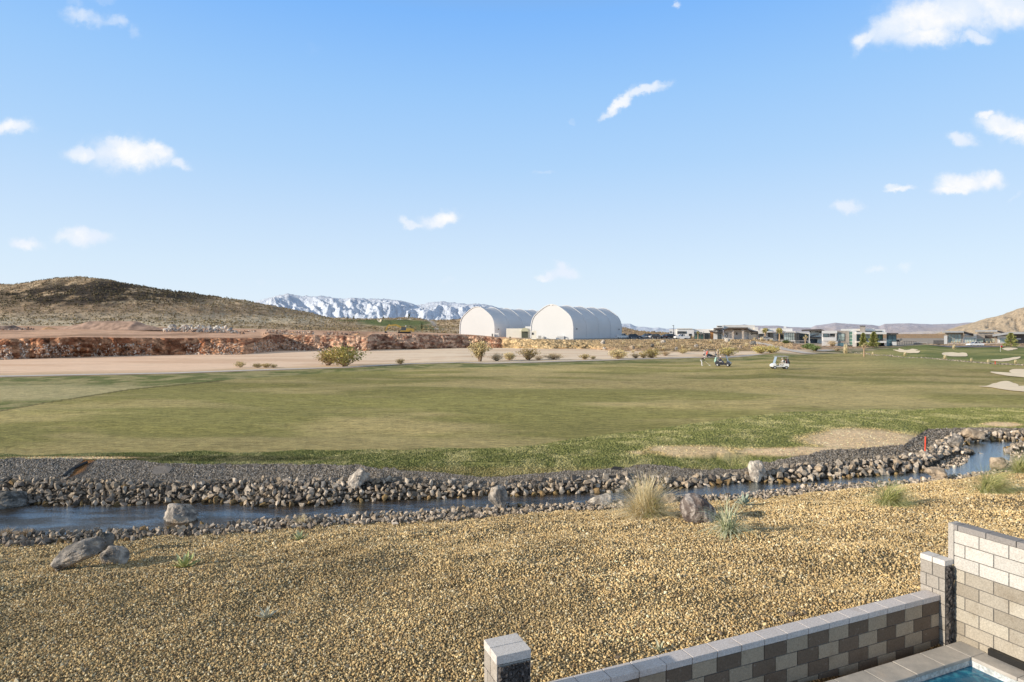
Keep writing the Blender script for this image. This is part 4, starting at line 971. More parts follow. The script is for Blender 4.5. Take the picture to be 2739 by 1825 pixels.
def shrub_proto(kind, seed):
    K = dict(olive=dict(), dry=dict(lc=((.56,.44,.26),(.62,.50,.32),(.40,.31,.18)), leaves=1100, leaf=.04, n=26), yellow=dict(lc=((.50,.42,.13),(.38,.34,.10),(.66,.55,.26)), leaves=1250),
             green=dict(lc=((.10,.16,.05),(.16,.22,.07),(.22,.26,.10)), leaves=1700, leaf=.07), tall=dict(hgt=1.25, spread=.75, leaves=1400))[kind]
    st, lf = shrub_parts(seed, **K); return (st, lf)
def shrub(kind, u, v, wpx, label, cat='bush', group=None, seed=None, hfac=1.0, lo=40):
    key = (kind, (seed or 0) % 3); g_ = gp(u, v, lo, 420); s = wpx / 2 / F * g_.y
    if key not in SHR:
        e = empty('desert_bush', g_, label, cat, random.uniform(0, 6), group, s); st, lf = shrub_proto(kind, 100 + key[1])
        st.build('branches', M['leaf'], e, world=False); lf.build('foliage', M['leaf'], e, world=False); SHR[key] = e
    else:
        e = copy_tree(SHR[key]); e.location = g_; e.rotation_euler[2] = random.uniform(0, 6); 
        if 'group' in e: del e['group']
        tag(e, label, cat, group)
    e.scale = (s, s, s * hfac); return e
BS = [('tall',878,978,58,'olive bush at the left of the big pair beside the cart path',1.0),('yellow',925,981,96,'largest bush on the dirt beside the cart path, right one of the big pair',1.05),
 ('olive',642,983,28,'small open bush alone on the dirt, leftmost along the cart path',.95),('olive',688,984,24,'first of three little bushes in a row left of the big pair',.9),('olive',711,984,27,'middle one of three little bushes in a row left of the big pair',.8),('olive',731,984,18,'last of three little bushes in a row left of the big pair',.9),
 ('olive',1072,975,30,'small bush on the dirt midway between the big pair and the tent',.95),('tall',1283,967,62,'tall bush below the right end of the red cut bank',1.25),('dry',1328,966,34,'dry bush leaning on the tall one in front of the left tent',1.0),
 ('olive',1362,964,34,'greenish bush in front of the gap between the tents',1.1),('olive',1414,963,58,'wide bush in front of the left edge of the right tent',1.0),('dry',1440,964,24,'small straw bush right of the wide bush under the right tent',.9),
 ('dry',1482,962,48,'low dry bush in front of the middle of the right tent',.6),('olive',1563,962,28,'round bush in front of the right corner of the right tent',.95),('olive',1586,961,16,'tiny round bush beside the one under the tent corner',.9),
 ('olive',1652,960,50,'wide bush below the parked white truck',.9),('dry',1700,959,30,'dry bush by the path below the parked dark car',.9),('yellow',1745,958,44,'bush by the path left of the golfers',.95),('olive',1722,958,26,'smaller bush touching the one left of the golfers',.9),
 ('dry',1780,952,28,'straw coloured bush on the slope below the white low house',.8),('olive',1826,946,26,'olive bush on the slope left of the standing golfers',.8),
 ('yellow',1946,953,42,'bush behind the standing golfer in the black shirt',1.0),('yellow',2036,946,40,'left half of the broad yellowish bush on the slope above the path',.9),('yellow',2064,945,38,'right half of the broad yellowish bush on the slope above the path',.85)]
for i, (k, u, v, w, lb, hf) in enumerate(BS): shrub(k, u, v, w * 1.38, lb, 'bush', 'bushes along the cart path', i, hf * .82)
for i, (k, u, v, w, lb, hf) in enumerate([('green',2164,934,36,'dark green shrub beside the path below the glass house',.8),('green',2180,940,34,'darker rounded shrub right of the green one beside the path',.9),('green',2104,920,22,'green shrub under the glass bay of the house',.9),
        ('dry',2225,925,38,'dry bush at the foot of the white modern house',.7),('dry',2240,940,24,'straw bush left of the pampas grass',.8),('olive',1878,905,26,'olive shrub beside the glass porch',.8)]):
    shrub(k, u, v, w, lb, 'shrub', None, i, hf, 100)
# dry tufts on the embankment
def tuft_proto():
    e = empty('dry_tuft', (0, 0, 0), 'x', 'grass tuft'); blades(150, 1.15, 1, .05, STRAW, .3, 91, up=.15, base=.12, seg=2).build('foliage', M['leaf'], e, world=False); return e
TP = None
TUF = [(1668,920,22),(1711,930,26),(1748,915,22),(1760,925,26),(1775,936,24),(1748,940,20),(1810,914,18),(1826,930,22),(1851,906,20),(1864,907,22),(1902,917,20),(1918,907,18),(1932,928,24),(1952,922,24),(1944,914,24),(1963,905,24),(1997,928,26),(2002,906,18),(2018,909,16),(2037,912,26),(2062,914,20),(1693,943,20),(1655,945,22),(1712,948,20),(1845,938,20),(1958,937,20)]
for i, (u, v, w) in enumerate(TUF):
    g_ = gp(u, v, 110, 400); s = w / 2 / F * g_.y; lb = 'straw coloured grass tuft on the gravel embankment below the houses'
    if TP is None: TP = tuft_proto(); e = TP
    else: e = copy_tree(TP)
    e.location = g_; e.rotation_euler[2] = i; e.scale = (s, s, s * .9); tag(e, lb, 'grass tuft', 'straw tufts on the embankment')
for i, (u, v, w, lb) in enumerate([(2420,952,16,'leftmost of those along the far fairway creek'),(2527,962,19,'directly in front of the second bunker by the creek'),(2598,967,14,'smallest one along the creek, between bunkers'),(2643,972,16,'at the left tip of the long bunker by the red marker'),(2716,973,16,'nearest the right edge by the creek'),(2334,950,13,'right of the joshua tree at the creek'),(2551,934,18,'beside the driveway left of the white car')]):
    e = copy_tree(TP); g_ = gp(u, v, 90, 300); s = w / 2 / F * g_.y; e.location = g_; e.scale = (s, s, s * 1.5); e.name = 'grass_clump'; del e['group']; tag(e, 'pale dry grass, ' + lb, 'grass clump')
e = copy_tree(TP); g_ = gp(2261, 945, 90, 300); s = 15 / F * g_.y; e.location = g_; e.scale = (s * .95, s * .95, s * 1.9); e.name = 'pampas_clump'; del e['group']; tag(e, 'tall pale pampas grass in front of the white modern house', 'pampas grass')
# boulders with long shadows on the embankment
for i, (x0, x1, y0, y1, mt_, lb) in enumerate([(1767,1780,911,921,'b_light','pale boulder on the embankment below the dark parked cars'),(1936,1953,907,922,'b_light','largest pale boulder on the embankment under the gabled house'),(1805,1813,929,939,'b_grey','upright dark-sided boulder at the foot of the embankment left of the golfers'),
        (1857,1868,922,931,'b_grey','small dark rock midway up the embankment above the standing golfer'),(2006,2022,913,924,'b_dark','dark boulder near the top of the path by the gabled house'),(1976,1987,925,933,'b_tan','low tan rock with shadow right of the golfers'),(1684,1698,925,935,'b_tan','tan boulder low on the embankment right of the right tent'),
        (1606,1620,910,922,'b_light','pale boulder at the right corner of the right tent'),(1612,1622,929,937,'b_light','small pale rock below the one at the tent corner'),(1740,1750,921,930,'b_dark','dark boulder among straw tufts on the embankment left part')]):
    boulder(x0, x1, y0, y1, mt_, lb, 60 + i, yv=y1 - 1)
def conifer(name, u, v, hpx, wpx, label, seed, cols=((.16,.19,.07),(.24,.26,.10),(.10,.13,.05)), cat='pine tree', lo=100, nl=2000, leaf=.034, taper=1.0, d=None):
    g_ = xyz(u, v, d) if d else gp(u, v, lo, 700); s = hpx / F * g_.y; e = empty(name, g_, label, cat); r = random.Random(seed); tr = MB(); cr_ = MB(); w = wpx / 2 / F * g_.y
    tr.tube([Vector((0, 0, -.1 * s)), Vector((0, 0, s * .5)), Vector((0, 0, s * .95))], [s * .03, s * .02, s * .006], 6, (.18,.12,.08)); tr.build('trunk', M['leaf'], e, world=False)
    for i in range(nl):
        h = r.uniform(.06, 1) ** .9; rad = w * (1.05 - h) ** (.6 * taper) * (.9 + .22 * math.sin(h * 23 + seed)) ; a = r.uniform(0, 6.283); q = r.random() ** .45 * rad
        c = Vector((math.cos(a) * q, math.sin(a) * q, h * s)); l = s * leaf * r.uniform(1, 2.2)
        d1 = Vector((math.cos(a), math.sin(a), r.uniform(-.2, .8))).normalized() * l; d2 = Vector((r.gauss(0, 1), r.gauss(0, 1), r.gauss(0, 1))).normalized() * l * .55
        cl = r.choice(cols); k = r.uniform(.75, 1.3); cr_.add([c - d1, c + d2, c + d1, c - d2], [(0, 1, 2, 3)], tuple(x * k for x in cl))
    cr_.build('crown', M['leaf'], e, world=False); return e
YG = ((.36,.36,.13),(.26,.29,.10),(.44,.42,.18),(.16,.19,.07))
conifer('pine_tree', 2309, 928, 37, 22, 'slim young pine in front of the white modern house balcony', 1, YG)
conifer('pine_tree', 2337, 930, 42, 32, 'broader pine right of the slim one in front of the white modern house', 2, YG)
conifer('pine_tree', 2704, 930, 39, 38, 'bushy conifer in front of the dark house at the right edge', 3, YG, nl=1400)
conifer('pine_tree', 1094, 853, 14, 8, 'lone dark pine on the skyline of the distant golf hill', 4, ((.05,.07,.03),(.08,.10,.04)), nl=220, leaf=.05)
conifer('cypress', 1128, 882, 16, 6, 'dark cypress on the slope of the distant golf hill', 5, ((.05,.07,.03),(.09,.10,.04)), nl=260, leaf=.04, taper=.6)
for i, (u, h, lb) in enumerate([(930,6,'first small dark tree from the left on the golf hill skyline'),(946,8,'taller of the two leftmost small trees on the golf hill skyline'),(1026,7,'small dark tree on the skyline above the golf hill bunkers')]):
    conifer('small_tree', u, 854, h, 5, lb, 20 + i, ((.05,.06,.03),(.08,.09,.04)), 'tree', nl=120, leaf=.08)
def palm(u, v, hpx, wpx, label, seed, name='palm_tree', cols=((.50,.44,.18),(.38,.36,.14),(.58,.50,.26)), cat='palm tree', trunkc=(.42,.30,.19), n=34, d=None, tr_w=.05, arms=None):
    g_ = xyz(u, v, d) if d else gp(u, v, 100, 400); s = hpx / F * g_.y; w = wpx / 2 / F * g_.y; e = empty(name, g_, label, cat); r = random.Random(seed); tr = MB(); fr_ = MB()
    heads = arms or [(0, .72)]
    tr.tube([Vector((0, 0, -.3)), Vector((0, 0, s * .35)), Vector((0, 0, s * .6))], [s * tr_w * 1.3, s * tr_w, s * tr_w * .9], 8, trunkc)
    for (dx, hz) in heads:
        top = Vector((dx * w, 0, hz * s)); tr.tube([Vector((0, 0, s * .5)), top], [s * tr_w * .8, s * tr_w * .7], 6, trunkc)
        for i in range(n // len(heads)):
            a = r.uniform(0, 6.283); el = r.uniform(-.9, 1.3); L = w * (1.0 if len(heads) == 1 else .5) * r.uniform(.8, 1.1); dv = Vector((math.cos(a) * math.cos(el), math.sin(a) * math.cos(el), math.sin(el))); sd2 = Vector((-math.sin(a), math.cos(a), 0))
            p1 = top + dv * L * .6; p2 = top + dv * L + Vector((0, 0, -.25 * L)); c = r.choice(cols); ww = L * .16
            fr_.add([top, p1 + sd2 * ww, p2, p1 - sd2 * ww], [(0, 1, 2, 3)], c); fr_.add([top, p1 + Vector((0, 0, ww)), p2, p1 - Vector((0, 0, ww))], [(0, 1, 2, 3)], tuple(x * .8 for x in c))
    tr.build('trunk', M['leaf'], e, world=False); fr_.build('fronds', M['leaf'], e, world=False); return e
palm(2047, 908, 34, 19, 'palm tree left of the pair in front of the glass fronted house', 1, n=60, d=222)
palm(2085, 910, 35, 22, 'palm tree right of the pair in front of the glass fronted house', 2, n=60, d=219)
palm(1867, 906, 22, 11, 'small palm beside the glass porch of the low white house', 3, n=40, d=226)
palm(2311, 954, 36, 19, 'joshua tree with a thick trunk on the grass in front of the white modern house', 4, 'joshua_tree', ((.62,.56,.30),(.54,.50,.28)), 'joshua tree', (.40,.28,.18), 60, None, .05, [(-.55, .80), (.1, .92), (.6, .85)])
palm(2154, 931, 34, 16, 'joshua tree by the path in front of the glass house', 5, 'joshua_tree', ((.62,.56,.30),(.54,.50,.28)), 'joshua tree', (.40,.30,.2), 50, None, .04, [(-.5, .82), (.15, .95), (.55, .86)])
# scrub covering the hill and flats: nobody could count it
def scrub():
    V = []; T_ = []; Cc = []; off = 0
    n = 24000; us = RNG.uniform(-300, 3000, n); Du, Zu = lined(us); q = RNG.random(n) ** .8
    y = Du[iJ] + 2 + (Du[iK] + 8 - Du[iJ]) * q; x = (us - CU) / F * y
    keep = (us < 1350) | (us > 1640) & (us < 1800) & (RNG.random(n) < .3); gsd = np.clip(blob(us, HV + F * (ZC - zfunc(x, y)) / y, 1060, 865, 118, 11), 0, 1) > .3; keep &= ~gsd
    x, y, us, q = x[keep], y[keep], us[keep], q[keep]; z = zfunc(x, y); n = len(x)
    vph = HV + F * (ZC - z) / y; dark = np.clip(blob(us, vph, 330, 790, 330, 34) + blob(us, vph, 60, 800, 220, 26) * .6, 0, 1)
    r_ = (.36 + .55 * RNG.random(n) ** 1.5) * (1 + .35 * dark); K = 9
    for k in range(K):
        a = RNG.random(n) * 6.283; e = RNG.random(n); px_ = x + np.cos(a) * r_ * .6 * e; py_ = y + np.sin(a) * r_ * .6 * e; pz_ = z + r_ * (.25 + .75 * RNG.random(n)) * (1 - .5 * e)
        d = RNG.normal(size=(n, 3, 3)); d = d / np.linalg.norm(d, axis=2, keepdims=True) * (r_ * .55)[:, None, None]
        V.append((np.stack([px_, py_, pz_], 1)[:, None, :] + d).reshape(-1, 3)); T_.append(np.arange(3 * n).reshape(-1, 3) + off); off += 3 * n
        pal = np.array([(.34,.26,.13),(.22,.165,.10),(.52,.41,.25),(.14,.105,.075),(.29,.235,.11)]); c = pal[RNG.integers(0, 5, n)] * (.7 + .6 * RNG.random((n, 1))) * (1 - .45 * dark[:, None]); Cc.append(np.repeat(c, 3, 0))
    tag(link('desert_scrub', npmesh('desert_scrub', np.concatenate(V), None, np.concatenate(T_), np.concatenate(Cc), False), M['leaf']), 'low desert scrub covering the hill and the flats behind the cut bank', 'scrub', None, 'stuff')
scrub()
# stones and rubble (uncountable) : bank foot rubble, embankment cobbles
def rubble(name, label, n, fu, size, pal, seed=1):
    r = np.random.default_rng(seed); x, y = fu(r, n); z = zfunc(x, y); m_ = len(x)
    if hasattr(fu, 'dy'): x, y = x * (y - fu.dy) / y, y - fu.dy
    s = size[0] + (size[1] - size[0]) * r.random((m_, 1)) ** 2; s = s * (1 + .4 * (r.random((m_, 3)) - .5)); c = np.array(pal)[r.integers(0, len(pal), m_)] * (.7 + .6 * r.random((m_, 1)))
    return scatter_mesh(name, RV[:4], np.stack([x, y, z + s[:, 2] * .3], 1), s, np.clip(c, 0, .9), M['pebble'], label, cat='rubble')
def f_bank(r, n):
    us = np.concatenate([r.normal(60, 70, n // 4), r.uniform(120, 1000, n // 2), r.normal(700, 60, n // 4)]); k = fbm(us / 60, us * 0, 81) > .42; us = us[k & (us < 1340)]
    Du, _ = lined(us); T = r.random(len(us)) ** 2.2 * .8 - .12; y = Du[iH] * (1 - T) + Du[iI] * T; f_bank.dy = bank_disp(us, np.clip(T, 0, 1)) + .15; return (us - CU) / F * y, y
rubble('bank_rubble', 'loose grey and red rubble along the foot of the cut bank', 4500, f_bank, (.10, .36), [(.70,.50,.36),(.52,.34,.23),(.64,.55,.46),(.30,.20,.15)], 1)
def f_emb(r, n):
    us = r.uniform(1560, 2120, n); Du, _ = lined(us); q = r.random(n) ** .8; y = Du[iH] + (Du[iI] - Du[iH]) * (.15 + .85 * q); return (us - CU) / F * y, y
rubble('embankment_cobbles', 'tan and brown cobbles covering the landscaped embankment', 14000, f_emb, (.07, .20), [(.54,.40,.23),(.42,.31,.18),(.28,.21,.14),(.62,.48,.30)], 2)
def f_creek(r, n):
    P = [gp(u, v) for u, v in [(2280,944),(2330,949),(2395,955),(2500,961),(2560,966),(2640,973),(2720,977),(2800,978)]]; x = []; y = []
    for i in range(n): 
        k = r.integers(0, len(P) - 1); q = P[k].lerp(P[k + 1], float(r.random())); x.append(q.x + r.normal(0, .3)); y.append(q.y + r.normal(0, 1.2))
    return np.array(x), np.array(y)
rubble('creek_stones', 'pale stones lining the creek across the far fairway', 1100, f_creek, (.07, .20), [(.40,.34,.27),(.30,.26,.21),(.2,.18,.15)], 3)
def f_rp(r, n):
    us = r.uniform(440, 640, n); y = 208 + r.normal(0, 2.2, n); return (us - CU) / F * y, y
# spoil piles on the terrace
def spoil(name, x0, x1, v0, v1, d, mat, label, seed, dep=5, prof=None, cat='dirt pile'):
    base = xyz((x0 + x1) / 2, v1, d); w = (x1 - x0) / F * d; h = (v1 - v0) / F * d; nx, ny = 90, 26; co = []; 
    for j in range(ny + 1):
        for i in range(nx + 1):
            a = i / nx; b_ = j / ny * 2 - 1; env = min(1, min(a, 1 - a) * (w / (h * 3.2) if prof is None else prof)) ; hh = max(0, env - abs(b_) ** 1.3 * .98)
            hh = min(hh, env) ; x = (a - .5) * w; y = b_ * dep
            nn = float(fbm(np.array([x / 2.3 + seed]), np.array([y / 3.0]), seed)[0]); ridge = float(vn(np.array([x / 3.2 + abs(b_) * .4]), np.array([seed * 1.]), seed)[0])
            co.append((x + (nn - .5) * .8 * hh, y, hh * h * (.72 + .38 * ridge) + (nn - .5) * .5 * hh - .25))
    q = [(j * (nx + 1) + i, j * (nx + 1) + i + 1, (j + 1) * (nx + 1) + i + 1, (j + 1) * (nx + 1) + i) for j in range(ny) for i in range(nx)]
    z = zat(base.x, base.y); return tag(link(name, npmesh(name, np.array(co), q), mat, None, (base.x, base.y, z)), label, cat)
M['spoil'] = plain('spoil_dirt_brown', (.40,.27,.20), .95, .35, .5, bmp=.3, kind='world'); M['spoil2'] = plain('spoil_dirt_orange', (.56,.33,.17), .95, .3, .6, bmp=.3, kind='world')
spoil('dirt_pile', 146, 445, 871, 896, 212, M['spoil'], 'long brown graded dirt pile on the terrace behind the cut bank', 3)
spoil('dirt_pile', 100, 162, 880, 898, 206, M['spoil2'], 'small orange dirt heap left of the long brown pile', 4, 4)
spoil('dirt_pile', -60, 76, 884, 897, 205, plain('rubble_dark', (.20,.14,.11), .95, .5, .8, bmp=.3, kind='world'), 'dark rubble heap at the left end of the terrace', 5, 4)
spoil('dirt_pile', 768, 806, 884, 895, 212, M['spoil2'], 'small orange dirt heap between the rock pile and the excavator', 6, 3)
spoil('dirt_pile', 930, 985, 888, 897, 200, M['spoil2'], 'low pale orange berm on the bank edge left of the excavator', 7, 3)
# rock pile
r2 = random.Random(5); k_ = 0
for i in range(150):
    u = r2.uniform(440, 634); row = r2.random(); d = 206 + r2.gauss(0, 1.6); s = r2.uniform(.45, .95); x = (u - CU) / F * d; zg = zat(x, d); edge = min(1, (u - 436) / 25, (640 - u) / 35)
    o = bpy.data.objects.new('quarry_rock', ROCKV[i % 10].copy() if i < 10 else bpy.data.objects['quarry_rock' + ('' if i % 10 == 0 else '.%03d' % (i % 10))].data); COL.objects.link(o)
    if i < 10: o.data.materials.append(plain('quarry_rock_%d' % i, random.Random(i).choice([(.66,.61,.54),(.46,.42,.38),(.78,.72,.64),(.32,.30,.28)]), .95, .3, 1.2, bmp=.1))
    o.location = (x, d, zg + s * .4 + max(0, r2.random() ** 1.3) * 1.9 * max(0, edge)); o.scale = (s, s * .9, s * .85); o.rotation_euler = (r2.random() * 6, r2.random() * 6, r2.random() * 6)
    tag(o, 'grey quarried rock in the long pile on the terrace behind the bank', 'rock', 'rocks in the quarry rock pile')
def f_t(r, n):
    us = np.concatenate([r.uniform(640, 960, n), r.uniform(0, 90, n // 4)]); y = np.concatenate([r.uniform(196, 232, n), r.uniform(195, 215, n // 4)]); k = fbm(us / 25, y / 12, 82) > .5; return ((us - CU) / F * y)[k], y[k]
rubble('terrace_rubble', 'scattered dark clods and rubble on the dirt terrace', 1600, f_t, (.15, .55), [(.30,.18,.12),(.42,.27,.18),(.24,.17,.14),(.55,.45,.36)], 4)
# ================================================================== tents
M['fabric'] = plain('tent_fabric', (.64,.645,.66), .55, .03, .15, kind='obj', spec=.4)
M['fab_end'] = plain('tent_end_fabric', (.53,.545,.56), .6, .02, .1, kind='obj')
M['trimw'] = plain('trim_white', (.80,.79,.77), .6, .04, .5)
M['dark'] = plain('dark_metal', (.05,.05,.055), .5, .2, 2)
M['wood'] = plain('wood_soffit', (.40,.22,.10), .6, .2, 2)
TPROF = [(1, 0), (1.0, .18), (1.0, .33), (.985, .44), (.95, .54), (.89, .63), (.80, .71), (.67, .785), (.52, .86), (.36, .93), (.22, .975), (.10, .996), (0, 1)]
def tent(label, corner, Wd, H, Lg, bays, ang):
    """corner = front right base corner; local x across the front (to the left), local y along the length"""
    e = empty('fabric_structure', corner, label, 'tent', ang)
    prof = [(s * w, h) for s, pr in ((1, TPROF), (-1, TPROF[:-1][::-1])) for w, h in pr]      # right -> top -> left
    n = len(prof); co = []; nb = 8; rows = bays * nb + 1
    for r_ in range(rows):
        f = r_ / (rows - 1); y = f * Lg; t_ = (r_ % nb) / nb; bulge = math.sin(math.pi * t_)
        for w, h in prof:
            k = .030 * bulge * sstep(.45, .9, h); hh = h * H * (1 - k); ww = w * Wd / 2 * (1 - .012 * bulge)
            co.append((-Wd / 2 + ww, y, hh))
    q = [(r_ * n + i, r_ * n + i + 1, (r_ + 1) * n + i + 1, (r_ + 1) * n + i) for r_ in range(rows - 1) for i in range(n - 1)]
    me = npmesh('membrane', np.array(co), q); link('membrane', me, M['fabric'], e)
    for nm, y in (('front_wall', .12), ('rear_wall', Lg - .12)):
        vs = [(-Wd / 2 + w * Wd / 2 * .985, y, h * H * .985) for w, h in prof]; mb = MB(); mb.add(vs + [(v_[0], v_[1] + .05, v_[2]) for v_ in vs], [tuple(range(n)), tuple(range(2 * n - 1, n - 1, -1))]); mb.build(nm, M['fab_end'], e, world=False)
    for k in range(bays + 1):
        mb = MB(); y = k * Lg / bays; pts = [Vector((-Wd / 2 + w * Wd / 2 * 1.002, y, h * H * 1.002)) for w, h in prof]; mb.tube(pts, .14 if k else .2, 5); mb.build('frame_rib', M['fabric'], e, world=False)
    mb = MB(); mb.box(-.0, .1, 0.3, Lg, -.3, .25); mb.box(-Wd - .1, -Wd, 0.3, Lg, -.3, .25); mb.build('base_skirt', plain('skirt', (.35,.34,.33), .8, .1), e, world=False)
    for fy in (.06, .93): MB().box(.02, .18, fy * Lg, fy * Lg + .5, 3.5, 3.85).build('wall_light', M['dark'], e, world=False)
    return e
TA = -math.atan2(22.9, 32)
c2 = Vector((21.4, 215, 3.35)); t2 = tent('right hand white arched fabric hall, the nearer and larger looking tent', c2, 17.7, 12.4, 39, 4, TA)
c1 = Vector((-6.9, 240, 3.4)); t1 = tent('left hand white arched fabric hall, partly behind the right one', c1, 17.7, 12.6, 39, 4, TA)
MB().box(-9.2, -8.6, -.15, 0, 12.1, 12.5).build('ridge_vent', M['trimw'], t2, world=False)
# link shed between the tents
d = 232
def hb(mb, x0, x1, y0, y1, d, dep=4, c=None):
    a = xyz(x0, y1, d); b_ = xyz(x1, y0, d); k = (a.x + b_.x) / 2 / d * dep; p = [(a.x, d), (b_.x, d), (b_.x + k, d + dep), (a.x + k, d + dep)]; return mb.hexa([(x, y, a.z) for x, y in p], [(x, y, b_.z) for x, y in p], c)
M['cream'] = plain('cream_panel', (.86,.83,.72), .7, .05, .4, kind='world')
e = empty('link_shed', xyz(1388, 907, d), 'low cream shed joining the two fabric halls, with arched dark doorway', 'shed')
mb = MB(); hb(mb, 1354, 1432, 879, 909, d, 9); mb.build('wall', M['cream'], e); mb = MB(); hb(mb, 1405, 1424, 873.5, 878.6, d + 3, 6); mb.build('upper_box', M['trimw'], e)
mb = MB(); hb(mb, 1395, 1412, 886, 906, d - .6, .5); mb.build('door', plain('door_glass_dark', (.10,.11,.08), .3, .2), e)
mb = MB(); a = xyz(1394, 887, d - 1.4); b_ = xyz(1413.5, 877, d - 1.4); pr = [(a.x, a.z)] + [(a.x + (b_.x - a.x) * (.5 - .5 * math.cos(t_)), a.z + (b_.z - a.z) * math.sin(t_)) for t_ in np.linspace(.25, math.pi - .25, 9)] + [(b_.x, a.z)]
mb.prism(pr, d - 1.4, d - .1); mb.build('arched_canopy', plain('canopy_olive', (.55,.54,.38), .6, .1), e)
def gz(u, d): return zat((u - CU) / F * d, d)
for (x0, x1, y0, y1, dd, cc, nm, lb, ct) in [(1362,1367,901,907,230,(.16,.18,.08),'utility_cabinet','small dark green cabinet in front of the cream link shed','cabinet'),
    (1439,1448,898,905,220.8,(.62,.60,.56),'air_conditioner','air conditioning unit at the foot of the right tent front, left one','air conditioner'),(1450,1456,902,906,220,(.7,.68,.62),'utility_cabinet','small pale box right of the air conditioning unit','cabinet'),
    (1488,1508,899,909,215.5,(.80,.79,.76),'storage_container','white storage container in front of the right tent','container'),(1514,1522,904,909,214,(.78,.76,.72),'utility_cabinet','low white box near the right corner of the right tent front','cabinet'),
    (1315,1319,893,899,230,(.25,.24,.22),'utility_cabinet','dark meter cabinet beside the right corner of the left tent','cabinet'),(1321,1334,891,904,231,(.80,.79,.76),'storage_container','white box container beside the left tent side','container')]:
    a = xyz(x0, y1, dd); b_ = xyz(x1, y0, dd); z0 = min(a.z, gz((x0 + x1) / 2, dd)); e = empty(nm, Vector(((a.x + b_.x) / 2, dd, z0)), lb, ct); w = b_.x - a.x; h = b_.z - z0
    M_ = plain(nm + '_paint', cc, .6, .06); mb = MB(); mb.box(-w / 2, w / 2, 0, w * .6 + .3, 0, h); mb.build('body', M_, e, world=False, bevel=.03)
    MB().box(-w * .36, w * .36, -.03, 0.0, h * .2, h * .82).build('door_panel', plain('panel_' + nm, tuple(x * .75 for x in cc), .6, .05), e, world=False)
# side door with frame beside right tent
e = empty('entry_vestibule', xyz(1427, 906, 226), 'pale entry vestibule at the left foot of the right tent with a dark sign', 'vestibule'); mb = MB(); hb(mb, 1421.5, 1435, 885, 908, 212, 3); mb.build('wall', M['cream'], e); mb = MB(); hb(mb, 1422.5, 1427, 890, 896, 211.9, .08); mb.build('sign', M['dark'], e)
# ================================================================== houses
M['white'] = plain('white_stucco', (.80,.785,.76), .85, .03, .3, kind='world'); M['greyw'] = plain('grey_siding', (.72,.69,.64), .8, .05, .5, kind='world')
M['taupe'] = plain('taupe_stone', (.46,.40,.34), .85, .15, .8, kind='world'); M['brownr'] = plain('dark_fascia', (.12,.10,.09), .7, .15); M['roofg'] = plain('roof_grey', (.55,.54,.53), .7, .05, .5, kind='world')
M['stone'] = plain('stone_pier', (.55,.46,.38), .9, .3, 1.5, kind='world', bmp=.03)
def glassm(name, c, r=.08):
    m, t, b = nt(name); p = pos(t, 'world'); n = noise(t, p, .35, 3); t.links.new(mixc(t, mrange(t, n, .4, .6), tuple(x * .6 for x in c), c), b.inputs['Base Color']); b.inputs['Roughness'].default_value = r; b.inputs['Specular IOR Level'].default_value = .9; return m
M['gdark'] = glassm('window_glass_dark', (.07,.09,.10)); M['gblue'] = glassm('window_glass_blue', (.16,.30,.36)); M['gpale'] = glassm('window_glass_pale', (.50,.60,.56), .25); M['gteal'] = glassm('window_glass_teal', (.10,.26,.22))
def part(e, name, rects, d, dep, mat, bevel=0):
    if len(rects) > 1 and name not in ('slats', 'wire'):
        for rc in rects: o = part(e, name, [rc], d, dep, mat, bevel)
        return o
    mb = MB()
    for rc in rects:
        dd = d if len(rc) == 4 else rc[4]; hb(mb, *rc[:4], dd, dep)
    return mb.build(name, mat, e, bevel=bevel)
def window(e, x0, x1, y0, y1, d, cols, rows, frame, glass, name='window'):
    """frame bars stand proud of the pane; the pane is the frame's child"""
    a = xyz(x0, y1, d); b_ = xyz(x1, y0, d); w = .09; mb = MB()
    mb.box(a.x, b_.x, d - .06, d + .05, b_.z - w, b_.z); mb.box(a.x, b_.x, d - .06, d + .05, a.z, a.z + w)
    for i in range(cols + 1):
        x = a.x + (b_.x - a.x) * i / cols; mb.box(x - w / 2, x + w / 2, d - .055, d + .045, a.z + w, b_.z - w)
    for j in range(1, rows):
        z = a.z + (b_.z - a.z) * j / rows; mb.box(a.x, b_.x, d - .05, d + .04, z - w / 2, z + w / 2)
    f = mb.build(name, frame, e); pb = MB(); pb.box(a.x + .01, b_.x - .01, d - .01, d + .02, a.z + .01, b_.z - .01)
    p = pb.build('pane', glass, e); p.parent = f; return f
def roofm(e, name, x0, x1, y0, y1, d, dep, mat, over=1.5): return part(e, name, [(x0, x1, y0, y1)], d - over, dep + over, mat)
# A low white house
d = 236; e = empty('low_house', xyz(1850, 906, d), 'low flat roofed white house left of the gabled house, with dark windows', 'house')
part(e, 'wall', [(1790, 1812, 881, 908), (1811.5, 1856, 880, 908, d - .6), (1855, 1912, 880.5, 908, d + .3)], d, 10, M['white'])
part(e, 'parapet', [(1811, 1852, 878.5, 881, d - .9)], d, 6, M['greyw'])
for q in [(1812,1836,886.5,893,3,1,d-.65),(1788.6+3,1797,887,890,1,1,d-.05),(1843,1850,893,907,1,2,d-.65)]: window(e, q[0], q[1], q[2], q[3], q[6], q[4], q[5], M['dark'], M['gdark'])
window(e, 1857, 1878, 889, 890.8, d + .25, 3, 1, M['dark'], M['gteal'])
part(e, 'garage_door', [(1790.5, 1800, 893.5, 906)], d - .08, .2, M['greyw'])
